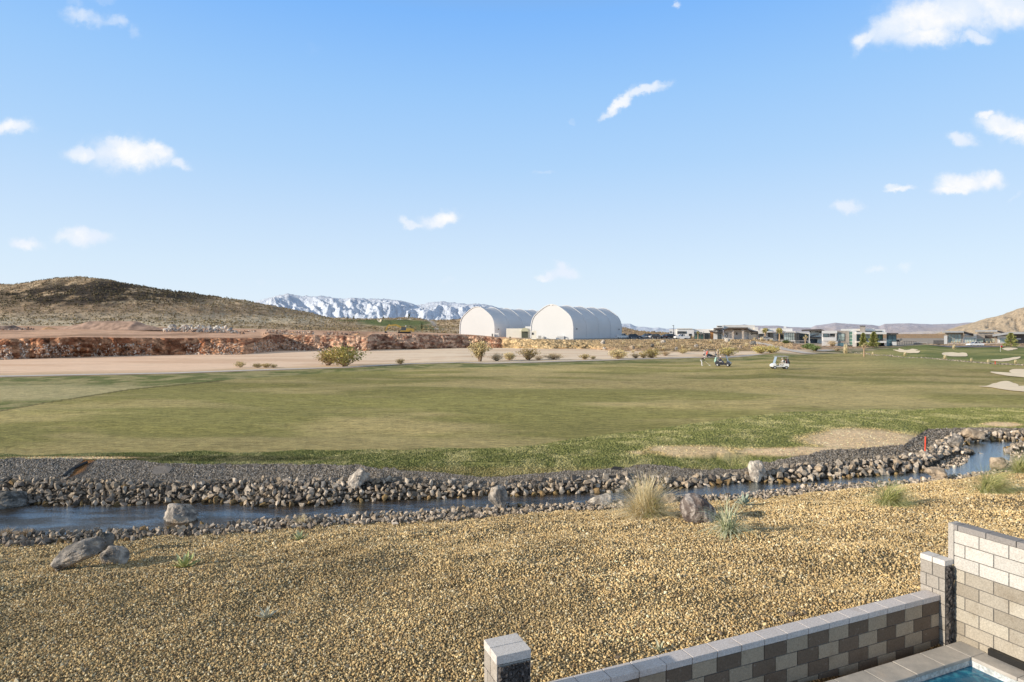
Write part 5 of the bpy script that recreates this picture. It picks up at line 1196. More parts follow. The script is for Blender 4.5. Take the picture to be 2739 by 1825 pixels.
# glass porch in front
d2 = 229; e = empty('glass_porch', xyz(1883, 907, d2), 'glass sided porch with thin dark flat roof between the low and gabled houses', 'porch')
part(e, 'roof', [(1857, 1885, 892, 893.6)], d2 - 1, 6, M['dark']); part(e, 'upper_roof', [(1896, 1916, 884.2, 886.4, d2 - 1.5)], d2, 5, M['brownr'])
for q in [(1858,1873,893.8,907,3,2),(1874,1881,893.8,907,1,2)]: window(e, *q[:4], d2, q[4], q[5], M['dark'], M['gteal'])
window(e, 1884, 1900, 891, 907, d2 + .6, 2, 1, M['dark'], M['gdark']); part(e, 'post', [(1881.6, 1883, 887.5, 907)], d2 - .2, .3, M['dark'])
part(e, 'wood_panel', [(1899, 1908, 887, 907)], d2 + 1.2, .3, M['wood'])
# B gabled house
d = 227; e = empty('gabled_house', xyz(1970, 908, d), 'pale house with a long dark overhanging roof, wood soffit and stone piers', 'house')
part(e, 'wall', [(1908, 1934, 877, 909, d + .5), (1936, 1958, 880, 908, d), (1957, 2028, 883, 909.5, d + 2)], d, 9, M['white'])
part(e, 'upper_block', [(1933, 2019, 869.8, 884, d + 5), (1916, 1936, 871, 880, d + 3.5), (2017.5, 2028, 875.5, 890, d + 4)], d, 8, M['greyw'])
part(e, 'grey_wing', [(2002, 2027.6, 889, 909, d + 1.4)], d, 3, M['greyw'])
window(e, 1919, 1930, 872.6, 875, d + 3.4, 1, 1, M['dark'], M['gdark'])
mb = MB()  # main roof: low pitch rising from both ends
def wedge(mb, pts, d0, d1, th=.45):
    v0 = [xyz(u, v, d0) for u, v in pts]; P = [(p.x, p.z) for p in v0] + [(p.x, p.z - th) for p in v0[::-1]]; n0 = len(mb.v); mb.prism(P, d0, d1); k = sum(p[0] for p in P) / len(P) / d0 * (d1 - d0); mb.v[n0 + len(P):] = [(x + k, y, z) for x, y, z in mb.v[n0 + len(P):]]
wedge(mb, [(1936, 880.8), (1949, 876), (2001, 876)], d - 3.2, d + 7); mb.build('roof', M['brownr'], e)
mb = MB(); wedge(mb, [(1938, 884.0), (1950, 879.6), (2000, 879.6)], d - 2.8, d + 2, .22); mb.build('soffit', M['wood'], e)
mb = MB(); wedge(mb, [(2000, 880), (2029, 888.5)], d - 1, d + 6); mb.build('side_roof', M['brownr'], e)
mb = MB(); wedge(mb, [(1909, 878.2), (1933, 876.8)], d - 1.6, d + 6); mb.build('entry_roof', M['brownr'], e)
mb = MB(); wedge(mb, [(1897, 885.2), (1912, 887.5), (1940, 887)], d - 2.6, d + .4, .3); mb.build('canopy', M['brownr'], e)
for x in (1957.5, 1984.5): part(e, 'stone_pier', [(x, x + 5.5, 882, 907)], d - 2.2, 1.0, M['stone'])
for q in [(1919,1930,884,893,2,1,d+.4),(2012,2027,892,893.6,1,1,d+1.3),(2010,2027,886,888,1,1,d+1.3),(1939,1947.5,891,892.6,1,1,d-.06),(1969.5,1972,890,896,1,1,d+1.9),(2010,2012,890,896.5,1,1,d+1.3)]: window(e, *q[:4], q[6], q[4], q[5], M['dark'], M['gdark'])
part(e, 'door', [(1919, 1930, 895, 907.5)], d + .3, .15, M['gdark'])
mb = MB(); c = xyz(1943.5, 899, d - .12); pts = [c + Vector((math.cos(a) * .45, 0, math.sin(a) * .55)) for a in np.linspace(0, 6.283, 15)]; mb.tube(pts, .08, 5); mb.build('wall_ring', M['dark'], e)
# C glass fronted house
d = 221; e = empty('glass_house', xyz(2100, 924, d), 'long glass fronted house with white parapet behind the two palm trees', 'house')
part(e, 'parapet', [(2034, 2119.5, 878.8, 887.4), (2096, 2103, 873.5, 879)], d + 2, 6, M['white'])
part(e, 'low_roof', [(2028, 2052, 884, 893, d + 1), (2051, 2066, 886.5, 889.8, d - .5), (2095, 2128, 886.2, 889.6, d - 2.5)], d, 7, M['greyw'])
mb = MB(); wedge(mb, [(2127, 885.5), (2165, 889.8)], d - 1.5, d + 6, .6); mb.build('side_roof', M['roofg'], e)
part(e, 'wall', [(2029, 2053, 893, 911, d + 2), (2053, 2096, 889.5, 912, d + 3)], d, 5, M['white'])
part(e, 'glass_bay_floor', [(2096, 2127, 910.2, 913.6)], d - 2.2, 5, M['greyw']); part(e, 'lower_wall', [(2090, 2168, 913, 928, d + .5)], d, 4, M['greyw'])
window(e, 2097, 2125, 889.8, 910, d - 2, 5, 2, M['dark'], M['gpale']); window(e, 2127, 2165, 891, 911, d - .5, 6, 1, M['dark'], M['gdark']); window(e, 2053, 2068, 890, 907, d + 2.4, 3, 1, M['dark'], M['gdark'])
window(e, 2029, 2041, 894, 905, d + 1.9, 3, 1, M['dark'], M['gdark']); window(e, 2080, 2095, 893, 908, d + 2.5, 2, 1, M['dark'], M['gdark']); window(e, 2098, 2124, 914.5, 924, d + .4, 4, 1, M['dark'], M['gdark']); window(e, 2140, 2160, 914, 923, d + .4, 3, 1, M['dark'], M['gdark'])
part(e, 'column', [(2125, 2127, 913.6, 925), (2163.5, 2166, 889, 925)], d - 2, .4, M['greyw'])
part(e, 'patio_umbrella', [(2044, 2057, 904.4, 905.4)], d - 3, 2.6, M['trimw'])
# D house with dark flat roof behind
d = 226; e = empty('cream_house', xyz(2175, 925, d), 'cream house with a wide dark flat roof between the glass house and white modern house', 'house')
mb = MB(); wedge(mb, [(2144, 882), (2196, 880.3), (2206, 884.5)], d - 2, d + 9, .6); mb.build('roof', M['brownr'], e); part(e, 'wall', [(2165, 2199, 884.6, 925)], d, 8, M['cream'])
for q in [(2166,2170,887,889),(2181,2189,886.8,888.6),(2191,2198,887.4,890.6)]: window(e, *q, d - .05, 1, 1, M['dark'], M['gdark'])
mb = MB(); wedge(mb, [(2167, 899.5), (2190, 892.5)], d - .8, d, .25); wedge(mb, [(2167, 901.8), (2198, 901.8)], d - 1.4, d, .35); mb.build('stair_rail', M['brownr'], e); part(e, 'porch_shade_panel', [(2167, 2186, 907, 920)], d - .1, .3, M['gdark'])  # dark glass slab stands in for the shade of the porch
# E white modern house
d = 203; e = empty('modern_house', xyz(2300, 928, d), 'large white modern house with balconies, a taupe block and a brown chimney', 'house')
part(e, 'wall', [(2198, 2240, 912, 928, d), (2198, 2201.5, 885, 913, d + .02), (2237, 2242, 912, 928, d + .3), (2280.5, 2291, 886, 929, d - .8), (2368, 2371, 913.6, 927, d - .3)], d, 9, M['white'])
part(e, 'upper_wall', [(2198, 2239, 885, 892.2, d - .3), (2234, 2237.4, 892, 913, d - .02), (2201.5, 2237, 902.6, 912, d - .25)], d, .5, M['white'])
part(e, 'recess_wall', [(2201.5, 2234.5, 892, 903)], d + 2.5, 4, M['greyw']); window(e, 2221, 2233, 892.4, 898, d + 2.4, 1, 1, M['dark'], M['gdark']); window(e, 2202, 2216, 893, 903, d + 2.4, 1, 1, M['dark'], M['gpale'])
part(e, 'taupe_block', [(2238.5, 2270.5, 885.2, 917)], d + .5, 7, M['taupe']); window(e, 2239.5, 2259, 892, 912.5, d + .4, 2, 2, M['dark'], M['gpale'])
part(e, 'stair_tower', [(2270.5, 2280.5, 886.5, 924)], d + .8, 5, M['gteal']); window(e, 2270.7, 2280.3, 886.8, 923.5, d + .7, 1, 4, M['trimw'], M['gteal'])
part(e, 'penthouse', [(2249, 2300, 880, 888), (2314, 2338.5, 879, 888), (2338, 2368, 881.5, 891)], d + 3, 6, M['white']); part(e, 'clerestory', [(2284, 2336, 885.8, 888.2), (2340, 2360, 885, 889, d + 2.6)], d + 2.7, .4, M['gdark'])
part(e, 'chimney', [(2300, 2314.6, 872, 888.5)], d + 1.5, 2.5, M['taupe'], ); part(e, 'chimney_cap', [(2299.6, 2315, 871.4, 872.8)], d + 1.3, 2.9, M['dark'])
part(e, 'roof_band', [(2290.5, 2371.5, 888.6, 894.2)], d - 1.6, 9, M['white']); part(e, 'balcony_slab', [(2290.5, 2371, 912.8, 917.2)], d - 1.5, 6, M['white'])
part(e, 'balcony_wall', [(2291, 2362, 894.2, 912.8, d + 2.2), (2291, 2365, 917.2, 928, d + 1.5)], d, 3, M['taupe'])
for q in [(2292,2300,895,912),(2314,2329,896,912),(2349,2360,896,910)]: window(e, *q, d + 2.1, 2, 1, M['dark'], M['gpale'] if q[0] == 2314 else M['gteal'])
window(e, 2293, 2302, 918, 927.5, d + 1.4, 1, 1, M['dark'], M['gteal']); window(e, 2349, 2364, 917.5, 925, d + 1.4, 2, 1, M['dark'], M['gdark'])
window(e, 2221, 2232, 916.5, 927, d - .05, 2, 1, M['dark'], M['gdark']); window(e, 2232.5, 2258, 917, 927.5, d + .25, 2, 1, M['dark'], M['gblue'])
part(e, 'pool_house', [(2371.5, 2398, 895, 926)], d + .6, 6, M['gblue']); part(e, 'flat_roof', [(2371, 2403, 891.2, 894.8)], d - 1, 8, M['brownr']); window(e, 2375, 2397.4, 896, 913, d + .5, 2, 1, M['dark'], M['gblue'])
part(e, 'garden_wall', [(2386, 2398, 914.5, 924)], d - .4, .5, M['white']); part(e, 'balcony_rail', [(2291, 2366, 908.6, 909.4)], d - 1.4, .1, M['dark'])
e = empty('hot_tub_cover', xyz(2408, 914, d), 'brown boxed patio cabinet on the terrace right of the modern house', 'cabinet'); part(e, 'body', [(2407, 2414, 906, 915)], d + 1, 2, M['taupe']); part(e, 'side_table', [(2398, 2406, 909, 914)], d + 1, 1.4, M['dark'])
e = empty('wire_fence', xyz(2430, 925, 214), 'thin wire fence along the bank right of the modern house', 'fence'); 
for x in np.linspace(2400, 2450, 9): part(e, 'post', [(x, x + .8, 913, 925.5)], 214, .1, M['dark'])
part(e, 'wire', [(2400, 2450.8, 913.8, 914.4), (2400, 2450.8, 918.4, 918.9)], 214.02, .04, M['dark'])
e = empty('stone_planter', xyz(2461, 921, 213), 'low brown retaining wall with cap on the crest left of the right hand house', 'wall'); part(e, 'body', [(2445, 2477, 918.2, 924)], 214, 1, M['taupe']); part(e, 'cap', [(2443, 2479, 917, 918.2)], 213.8, 1.4, M['roofg'])
# F dark house at right
d = 206; e = empty('right_house', xyz(2630, 919, d), 'long grey house with pale slab roofs and tall windows at the right edge', 'house')
mb = MB(); wedge(mb, [(2520, 885.6), (2578, 885.6)], d - 2.5, d + 5, .55); mb.build('roof', M['roofg'], e); mb = MB(); wedge(mb, [(2608, 883.4), (2668, 883.4)], d + 2, d + 10, .5); mb.build('roof', M['roofg'], e); mb = MB(); wedge(mb, [(2655, 895), (2700, 888.2), (2748, 888.2)], d - 3, d + 7, .7); mb.build('roof', M['roofg'], e); mb = MB(); wedge(mb, [(2580, 894.6), (2612, 894.6)], d - 1, d + 3, .4); mb.build('roof', M['roofg'], e)
mb = MB(); wedge(mb, [(2577.2, 886.4), (2604, 892.6)], d - 1, d + 6, .8); mb.build('roof_underside', M['brownr'], e); mb = MB(); wedge(mb, [(2667.2, 884), (2687, 888.6)], d + 3, d + 10, .6); mb.build('roof_underside', M['brownr'], e)
part(e, 'wall', [(2528, 2576, 890, 918.5, d), (2614, 2658, 889.6, 897.4, d + 3), (2660, 2700, 894, 919, d + .6), (2612, 2634, 897.4, 907.5, d + 1)], d, 7, M['taupe'])
part(e, 'pier', [(2525, 2534, 898, 921)], d - .9, 1, M['white']); part(e, 'low_wing', [(2577, 2612, 898, 918, d + .4)], d, 6, M['white']); part(e, 'garage_wall', [(2668, 2700, 898.5, 919, d - .2)], d, .7, M['white'])
part(e, 'recess', [(2612, 2661, 897, 918, d + 2.6)], d, .4, M['brownr']); part(e, 'garage_shade_box', [(2700, 2760, 891, 920)], d + .5, 6, M['brownr'])  # garage is a dark brown box, its shade given by the colour
window(e, 2536, 2570, 894, 917, d - .05, 4, 2, M['taupe'], M['gpale']); window(e, 2582, 2610, 904, 916.5, d + .3, 4, 1, M['greyw'], M['gpale']); window(e, 2613, 2629, 906.5, 915.5, d + .9, 5, 1, M['greyw'], M['gteal']); window(e, 2634, 2661, 905.5, 916, d + 2.5, 4, 1, M['greyw'], M['gpale']); window(e, 2674, 2695, 905, 917, d - .25, 1, 1, M['greyw'], M['gpale'])
part(e, 'garage_light', [(2719, 2731, 905.5, 908.5)], d + .3, .3, M['trimw'])
e = empty('retaining_wall', xyz(2600, 923, 201), 'stacked pale stone retaining wall in front of the right hand house', 'wall'); part(e, 'stone_courses', [(2535, 2700, 917.6, 925)], 202, 1, M['stone'])
e = empty('dark_planter', xyz(2510, 921, 206), 'dark slatted enclosure left of the right hand house', 'fence'); part(e, 'slats', [(x, x + 1.6, 912, 922) for x in np.arange(2497, 2524, 2.4)], 206, .2, M['dark']); part(e, 'rail', [(2496, 2525, 911, 912)], 205.9, .4, M['dark'])
for i, u in enumerate([2546, 2553, 2560, 2566, 2590, 2596, 2602, 2640, 2650, 2657]): 
    e = copy_tree(TP); dd = 202.3; e.location = xyz(u, 917.4, dd); s = .45; e.scale = (s, s, s * 1.4); e.name = 'planter_shrub'; tag(e, 'small dry plant on top of the stone retaining wall before the right hand house', 'plant', 'plants on the retaining wall')
# ================================================================== vehicles
def carmat(name, c, rough=.3, metal=0.0):
    m = plain(name, c, rough, .04, 1.5, metal, spec=.6); return m
M['tyre'] = plain('tyre_rubber', (.02,.02,.02), .85, .2); M['rim'] = plain('alloy', (.55,.55,.56), .35, .1, metal=.6); M['cglass'] = glassm('car_glass', (.03,.04,.05), .05); M['lamp'] = plain('lamp_lens', (.85,.84,.78), .2, .02); M['red'] = plain('red_lens', (.6,.03,.02), .25, .05)
def wheels(e, xs, y, r, w, name='wheel'):
    for x in xs:
        for s in (-1, 1):
            mb = MB(); mb.cyl((x, s * y - w / 2, r), (x, s * y + w / 2, r), r, r, 20); wh = mb.build(name, M['tyre'], e, world=False)
            mb = MB(); mb.cyl((x, s * (y + w / 2 + .005) - .02, r), (x, s * (y + w / 2 + .005) + .02, r), r * .58, r * .58, 14); rm = mb.build('rim', M['rim'], e, world=False); rm.parent = wh
def car(kind, paint, u, d, rz, label, v=None):
    x = (u - CU) / F * d; z = zat(x, d) + .02; e = empty('parked_' + ('pickup' if kind == 'pickup' else 'car'), Vector((x, d, z)), label, 'pickup truck' if kind == 'pickup' else 'car', rz)
    P = {'pickup': ([(-2.8,.55),(-2.8,1.15),(-.75,1.18),(-.75,1.15),(1.0,1.15),(1.15,1.18),(2.55,1.10),(2.8,.95),(2.8,.5),(2.2,.4),(-2.3,.42)], [(-.78,1.14),(-.62,1.82),(.35,1.86),(1.15,1.16)], 5.6, 2.0),
         'suv': ([(-2.35,.5),(-2.4,1.1),(1.2,1.12),(2.2,1.02),(2.4,.85),(2.4,.42),(-2.2,.4)], [(-2.32,1.08),(-2.05,1.68),(.35,1.74),(1.25,1.10)], 4.8, 1.9),
         'sedan': ([(-2.3,.45),(-2.35,.92),(-1.5,.98),(1.1,.96),(2.1,.86),(2.35,.68),(2.35,.35),(-2.1,.33)], [(-1.65,.94),(-.95,1.38),(.25,1.42),(1.2,.93)], 4.7, 1.82)}[kind]
    hw = P[3] / 2; mb = MB(); mb.prism(P[0], -hw, hw); mb.build('body', paint, e, world=False, bevel=.07)
    g = P[1]; top = max(q[1] for q in g); mb = MB(); n = len(g); vs = []
    for s in (-1, 1): vs += [(a, s * (hw - .04 - .22 * (b_ - g[0][1]) / (top - g[0][1])), b_) for a, b_ in g]
    mb.add(vs, [tuple(range(n)), tuple(range(2 * n - 1, n - 1, -1))] + [(i, n + i, n + (i + 1) % n, (i + 1) % n) for i in range(n)]); mb.build('glazing', M['cglass'], e, world=False, bevel=.04)
    mb = MB(); mb.box(g[1][0] - .05, g[2][0] + .08, -hw + .25, hw - .25, top - .01, top + .05); mb.build('roof', paint, e, world=False, bevel=.03)
    mb = MB()
    for s in (-1, 1):
        for px_ in ((g[0], g[1]), (g[2], g[3]), (((g[1][0] + g[2][0]) / 2, top), ((g[1][0] + g[2][0]) / 2 - .05, g[0][1]))):
            mb.tube([Vector((px_[0][0], s * (hw - .05 - .22 * (px_[0][1] - g[0][1]) / (top - g[0][1])), px_[0][1])), Vector((px_[1][0], s * (hw - .05 - .22 * (px_[1][1] - g[0][1]) / (top - g[0][1])), px_[1][1]))], .045, 5)
    mb.build('pillars', paint, e, world=False)
    if kind == 'pickup': MB().box(-2.7, -.85, -hw + .1, hw - .1, 1.12, 1.185).build('bed_liner', M['dark'], e, world=False)
    wheels(e, (-P[2] * .31, P[2] * .31), hw - .13, .38 if kind == 'pickup' else .34, .24)
    for s in (-1, 1):
        MB().box(P[0][-3][0] - .06, P[0][-3][0] + .02, s * (hw - .38) - .18, s * (hw - .38) + .18, .68, .84).build('headlight', M['lamp'], e, world=False); MB().box(P[0][0][0] - .03, P[0][0][0] + .04, s * (hw - .2) - .1, s * (hw - .2) + .1, .75, 1.0).build('taillight', M['red'], e, world=False)
        MB().box(g[3][0] - .35, g[3][0] - .2, s * (hw + .06) - .08, s * (hw + .06) + .08, g[3][1] + .02, g[3][1] + .16).build('mirror', paint, e, world=False)
    return e
WHT = carmat('paint_white', (.80,.80,.79)); NAV = carmat('paint_dark_blue', (.05,.07,.10)); BLK = carmat('paint_black', (.03,.03,.035)); SIL = carmat('paint_silver', (.55,.55,.55), .35, .5)
car('pickup', WHT, 1668, 234, 0, 'white pickup truck emerging from behind the right tent')
car('suv', NAV, 1698, 233, 0, 'dark blue sport utility car right of the pickup beside the tent')
car('sedan', SIL, 1729, 238, .2, 'silver car in the lot right of the dark blue one')
car('suv', NAV, 1737, 243, .3, 'dark car behind the silver one in the lot')
car('sedan', WHT, 1752, 236, .1, 'white car at the right of the row in the lot')
car('suv', BLK, 1758, 230, -1.1, 'black car seen from its rear quarter at the right end of the lot')
car('sedan', BLK, 1782, 238, .1, 'low black car half hidden behind the street lamp area')
car('suv', BLK, 1795, 236, .3, 'black car immediately left of the lamp post')
car('pickup', WHT, 1824, 224, 3.3, 'large white pickup truck parked before the low white house')
car('sedan', WHT, 2608, 196, 3.14, 'white sedan parked on the driveway of the right hand house')
car('sedan', SIL, 2048, 219.5, .1, 'small silver car in front of the glass fronted house')
# lamp post
d = 228; g_ = Vector(((1802 - CU) / F * d, d, gz(1802, d))); e = empty('street_lamp', g_, 'dark street lamp post at the left corner of the low white house', 'street lamp')
mb = MB(); mb.cyl((0, 0, 0), (0, 0, 5.2), .12, .09, 8); mb.build('pole', M['dark'], e, world=False); MB().box(-.55, .12, -.12, .12, 4.85, 5.0).build('lamp_head', M['dark'], e, world=False); MB().box(-.16, .16, -.16, .16, 0, 2.6).build('control_box', M['dark'], e, world=False)
# ------------------------------------------------------------------ excavator
YEL = carmat('machine_yellow', (.46,.31,.06), .6); d = 226; g_ = Vector(((1078 - CU) / F * d, d, gz(1078, d) - .2)); e = empty('excavator', g_, 'yellow excavator with its boom arched to the left behind the cut bank', 'excavator', .12)
mb = MB(); 
def arm(mb, P, w, t0, t1):
    for i in range(len(P) - 1):
        a = Vector((P[i][0], 0, P[i][1])); b_ = Vector((P[i + 1][0], 0, P[i + 1][1])); dr = (b_ - a).normalized(); n_ = Vector((-dr.z, 0, dr.x)); f0 = t0 + (t1 - t0) * i / (len(P) - 1); f1 = t0 + (t1 - t0) * (i + 1) / (len(P) - 1)
        q = [a - n_ * f0 - dr * .05, a + n_ * f0 - dr * .05, b_ + n_ * f1 + dr * .05, b_ - n_ * f1 + dr * .05]; mb.hexa([(p.x, -w, p.z) for p in q], [(p.x, w, p.z) for p in q])
mb = MB(); arm(mb, [(.3,1.5),(-1.2,2.7),(-2.6,3.3),(-4.6,3.1)], .22, .34, .24); arm(mb, [(-4.6,3.1),(-5.6,2.9)], .2, .25, .22); mb.build('boom', YEL, e, world=False)
mb = MB(); arm(mb, [(-4.8,3.45),(-5.6,2.7),(-6.4,.9)], .18, .26, .16); mb.build('stick', YEL, e, world=False)
mb = MB(); mb.prism([(-6.6,1.0),(-6.0,.9),(-5.5,.2),(-5.9,-.3),(-6.7,-.1)], -.55, .55); mb.build('bucket', M['dark'], e, world=False)
mb = MB(); mb.box(-.6, 1.1, -1.3, -.2, .9, 2.5); mb.build('cab', M['cglass'], e, world=False, bevel=.08); mb = MB(); mb.box(-.65, 1.15, -1.33, -.17, 2.5, 2.6); mb.build('cab_roof', YEL, e, world=False)
mb = MB(); mb.box(-.8, 2.6, -1.4, 1.4, .8, 1.25); mb.box(1.2, 3.4, -1.4, 1.4, 1.25, 2.0); mb.build('engine_housing', YEL, e, world=False, bevel=.06); mb = MB(); mb.box(3.35, 4.1, -1.4, 1.4, .8, 1.9); mb.build('counterweight', YEL, e, world=False, bevel=.1)
for s in (-1, 1): 
    mb = MB(); mb.prism([(-1.9,.4),(-1.6,.8),(2.6,.8),(2.9,.4),(2.6,0),(-1.6,0)], s * 1.15 - .3, s * 1.15 + .3); mb.build('track', M['tyre'], e, world=False, bevel=.05)
mb = MB(); mb.cyl((1.0, .9, 2), (1.0, .9, 3.2), .1, .1, 8); mb.build('exhaust', M['trimw'], e, world=False)
# ------------------------------------------------------------------ people (skin-modifier bodies)
M['skin'] = plain('skin', (.55,.34,.24), .6, .1, 8)
def skinned(name, verts, edges, radii, mat, parent, root=0, sub=2):
    me = bpy.data.meshes.new(name); me.from_pydata(verts, edges, []); me.materials.append(mat); o = link(name, me, None, parent)
    m_ = o.modifiers.new('skin', 'SKIN'); m_.use_smooth_shade = True; o.modifiers.new('sub', 'SUBSURF').levels = 1; o.modifiers['sub'].render_levels = sub
    for i, v in enumerate(me.skin_vertices[0].data): v.radius = radii[i] if isinstance(radii[i], tuple) else (radii[i], radii[i]); v.use_root = (i == root)
    return o
POSES = {
 # local frame: +x is where the person faces, z up. keys: joints
 'stand': dict(pelvis=(0,0,.95), chest=(.02,0,1.30), neck=(.03,0,1.50), head=(.05,0,1.66), hipL=(0,.10,.90), hipR=(0,-.10,.90), kneeL=(.04,.12,.50), kneeR=(.02,-.12,.50), ankL=(0,.13,.09), ankR=(-.02,-.13,.09), shL=(.02,.19,1.43), shR=(.02,-.19,1.43), elL=(.04,.25,1.15), elR=(.02,-.25,1.15), haL=(.22,.18,.98), haR=(.22,-.18,.98)),
 'arms': dict(pelvis=(0,0,.95), chest=(.02,0,1.30), neck=(.03,0,1.50), head=(.06,0,1.66), hipL=(0,.10,.90), hipR=(0,-.10,.90), kneeL=(.04,.12,.50), kneeR=(.02,-.12,.50), ankL=(0,.13,.09), ankR=(-.02,-.13,.09), shL=(.02,.19,1.43), shR=(.02,-.19,1.43), elL=(.16,.24,1.20), elR=(.16,-.24,1.20), haL=(.34,.06,1.24), haR=(.33,-.06,1.21)),
 'putt': dict(pelvis=(-.10,0,.92), chest=(.16,0,1.22), neck=(.32,0,1.36), head=(.44,0,1.44), hipL=(-.08,.11,.88), hipR=(-.08,-.11,.88), kneeL=(.04,.16,.48), kneeR=(.04,-.16,.48), ankL=(-.02,.20,.09), ankR=(-.02,-.20,.09), shL=(.22,.19,1.32), shR=(.22,-.19,1.30), elL=(.34,.16,1.05), elR=(.32,-.16,1.03), haL=(.44,.03,.80), haR=(.44,-.03,.74)),
 'sit': dict(pelvis=(0,0,.62), chest=(.0,0,.98), neck=(.04,0,1.18), head=(.08,0,1.33), hipL=(.05,.10,.62), hipR=(.05,-.10,.62), kneeL=(.46,.13,.66), kneeR=(.44,-.15,.64), ankL=(.56,.13,.26), ankR=(.60,-.22,.20), shL=(0,.19,1.10), shR=(0,-.19,1.10), elL=(.16,.24,.86), elR=(.16,-.24,.86), haL=(.42,.16,.92), haR=(.42,-.16,.90)),
 'step': dict(pelvis=(0,0,.62), chest=(.02,0,.98), neck=(.06,0,1.18), head=(.10,0,1.33), hipL=(.05,.10,.62), hipR=(.05,-.10,.62), kneeL=(.46,.15,.66), kneeR=(.30,-.46,.60), ankL=(.52,.16,.26), ankR=(.30,-.78,.12), shL=(0,.19,1.10), shR=(0,-.19,1.10), elL=(.16,.24,.86), elR=(.16,-.24,.86), haL=(.42,.16,.92), haR=(.38,-.20,.88))}
def person(pose, loc, rz, shirt, pants, hat, label, shoes=(.7,.7,.7), long_sleeve=True):
    J = {k: Vector(v) for k, v in POSES[pose].items()}; e = empty('person', loc, label, 'person', rz)
    V = []; E = []; R = []
    def add(p, r, par=None):
        V.append(tuple(p)); R.append(r)
        if par is not None: E.append((par, len(V) - 1))
        return len(V) - 1
    pe = add(J['pelvis'], (.15, .11)); ch = add(J['chest'], (.16, .12), pe); nk = add(J['neck'], .055, ch); hd0 = add(J['neck'].lerp(J['head'], .55), .075, nk); hd = add(J['head'], (.085, .10), hd0); hd2 = add(J['head'] + Vector((0, 0, .08)), (.07, .08), hd)
    ns = add(J['head'] + Vector((.10, 0, -.01)), .02, hd)
    for s in 'LR':
        h = add(J['hip' + s], .10, pe); k = add(J['knee' + s], .062, h); a = add(J['ank' + s], .042, k); add(J['ank' + s] + Vector((.16, 0, -.05)), .04, a)
        sh = add(J['sh' + s], .065, ch); el = add(J['el' + s], .044, sh); ha = add(J['ha' + s], .033, el); dr = (J['ha' + s] - J['el' + s]).normalized(); sd3 = Vector((0, 1, 0)) if abs(dr.y) < .8 else Vector((1, 0, 0))
        pm = add(J['ha' + s] + dr * .06, (.036, .02), ha)
        for q, l in ((-.03, .06), (-.011, .075), (.009, .07), (.028, .055)): f1 = add(J['ha' + s] + dr * .10 + sd3 * q, .009, pm); add(J['ha' + s] + dr * (.10 + l * .7) + sd3 * q + Vector((0, 0, -.02)), .008, f1)
        th = add(J['ha' + s] + dr * .05 - sd3 * .05, .011, pm)
    skinned('body', V, E, R, M['skin'], e)
    def mm(n, c): return plain(n, c, .85, .1, 9)
    # shirt
    V2 = []; E2 = []; R2 = []
    def ad(p, r, par=None):
        V2.append(tuple(p)); R2.append(r)
        if par is not None: E2.append((par, len(V2) - 1))
        return len(V2) - 1
    a = ad(J['pelvis'] + Vector((0, 0, .03)), (.175, .135)); b_ = ad(J['chest'], (.185, .145), a); c = ad(J['neck'].lerp(J['chest'], .25), (.09, .08), b_)
    for s in 'LR':
        q = ad(J['sh' + s], .085, b_); w = ad(J['el' + s] if long_sleeve else J['sh' + s].lerp(J['el' + s], .7), .062, q)
        if long_sleeve: ad(J['el' + s].lerp(J['ha' + s], .85), .045, w)
    skinned('shirt', V2, E2, R2, mm('shirt_cloth', shirt), e)
    V2 = []; E2 = []; R2 = []; a = ad(J['pelvis'], (.165, .13))
    for s in 'LR':
        q = ad(J['hip' + s], .115, a); k = ad(J['knee' + s], .08, q); ad(J['ank' + s] + Vector((0, 0, .02)), .062, k)
    skinned('trousers', V2, E2, R2, mm('trouser_cloth', pants), e)
    mb = MB()
    for s in 'LR': p = J['ank' + s]; mb.box(p.x - .06, p.x + .20, p.y - .05, p.y + .05, p.z - .09, p.z + .005)
    mb.build('shoes', mm('shoe', shoes), e, world=False, bevel=.02)
    if hat:
        h = J['head'] + Vector((0, 0, .055)); mb = MB(); mb.cyl(h + Vector((-.01, 0, 0)), h + Vector((-.01, 0, .07)), .115, .10, 14); mb.cyl(h + Vector((-.01, 0, .07)), h + Vector((-.01, 0, .11)), .10, .04, 14); mb.box(h.x + .08, h.x + .22, -.08 + h.y, .08 + h.y, h.z, h.z + .015); mb.build('cap', mm('cap_cloth', hat), e, world=False)
    return e
def gpl(u, v): return gp(u, v, 60, 200)
P1 = gpl(1877, 978); pg = person('putt', P1, math.radians(-12), (.02,.02,.022), (.62,.62,.64), (.85,.85,.85), 'golfer bending to hit the ball in a black top, light grey trousers and white cap')
cl = MB(); hx_ = P1 + Vector((.44, -.10, .78)); hd_ = P1 + Vector((1.30, -.22, .05)); cl.tube([hx_ + Vector((-.1, .02, .12)), hd_], .02, 6); cl.box(hd_.x - .02, hd_.x + .12, hd_.y - .05, hd_.y + .05, hd_.z - .04, hd_.z + .05)
tag(cl.build('golf_club', plain('club_steel', (.75,.74,.70), .3, .05)), 'golf club held by the bending golfer', 'golf club')
bl = bpy.data.meshes.new('ball'); bm = bmesh.new(); bmesh.ops.create_icosphere(bm, subdivisions=2, radius=.05); bm.to_mesh(bl); bm.free(); bz = P1 + Vector((1.0, -.9, 0)); bz.z = zat(bz.x, bz.y) + .04
tag(link('golf_ball', bl, plain('ball_white', (.85,.85,.85), .4, .02), None, bz), 'white golf ball on the grass in front of the bending golfer', 'golf ball')
person('arms', gpl(1883, 959.5) , -.3, (.62,.60,.62), (.04,.05,.08), (.85,.85,.85), 'person in white top and dark trousers standing with hands together left of the rear cart')
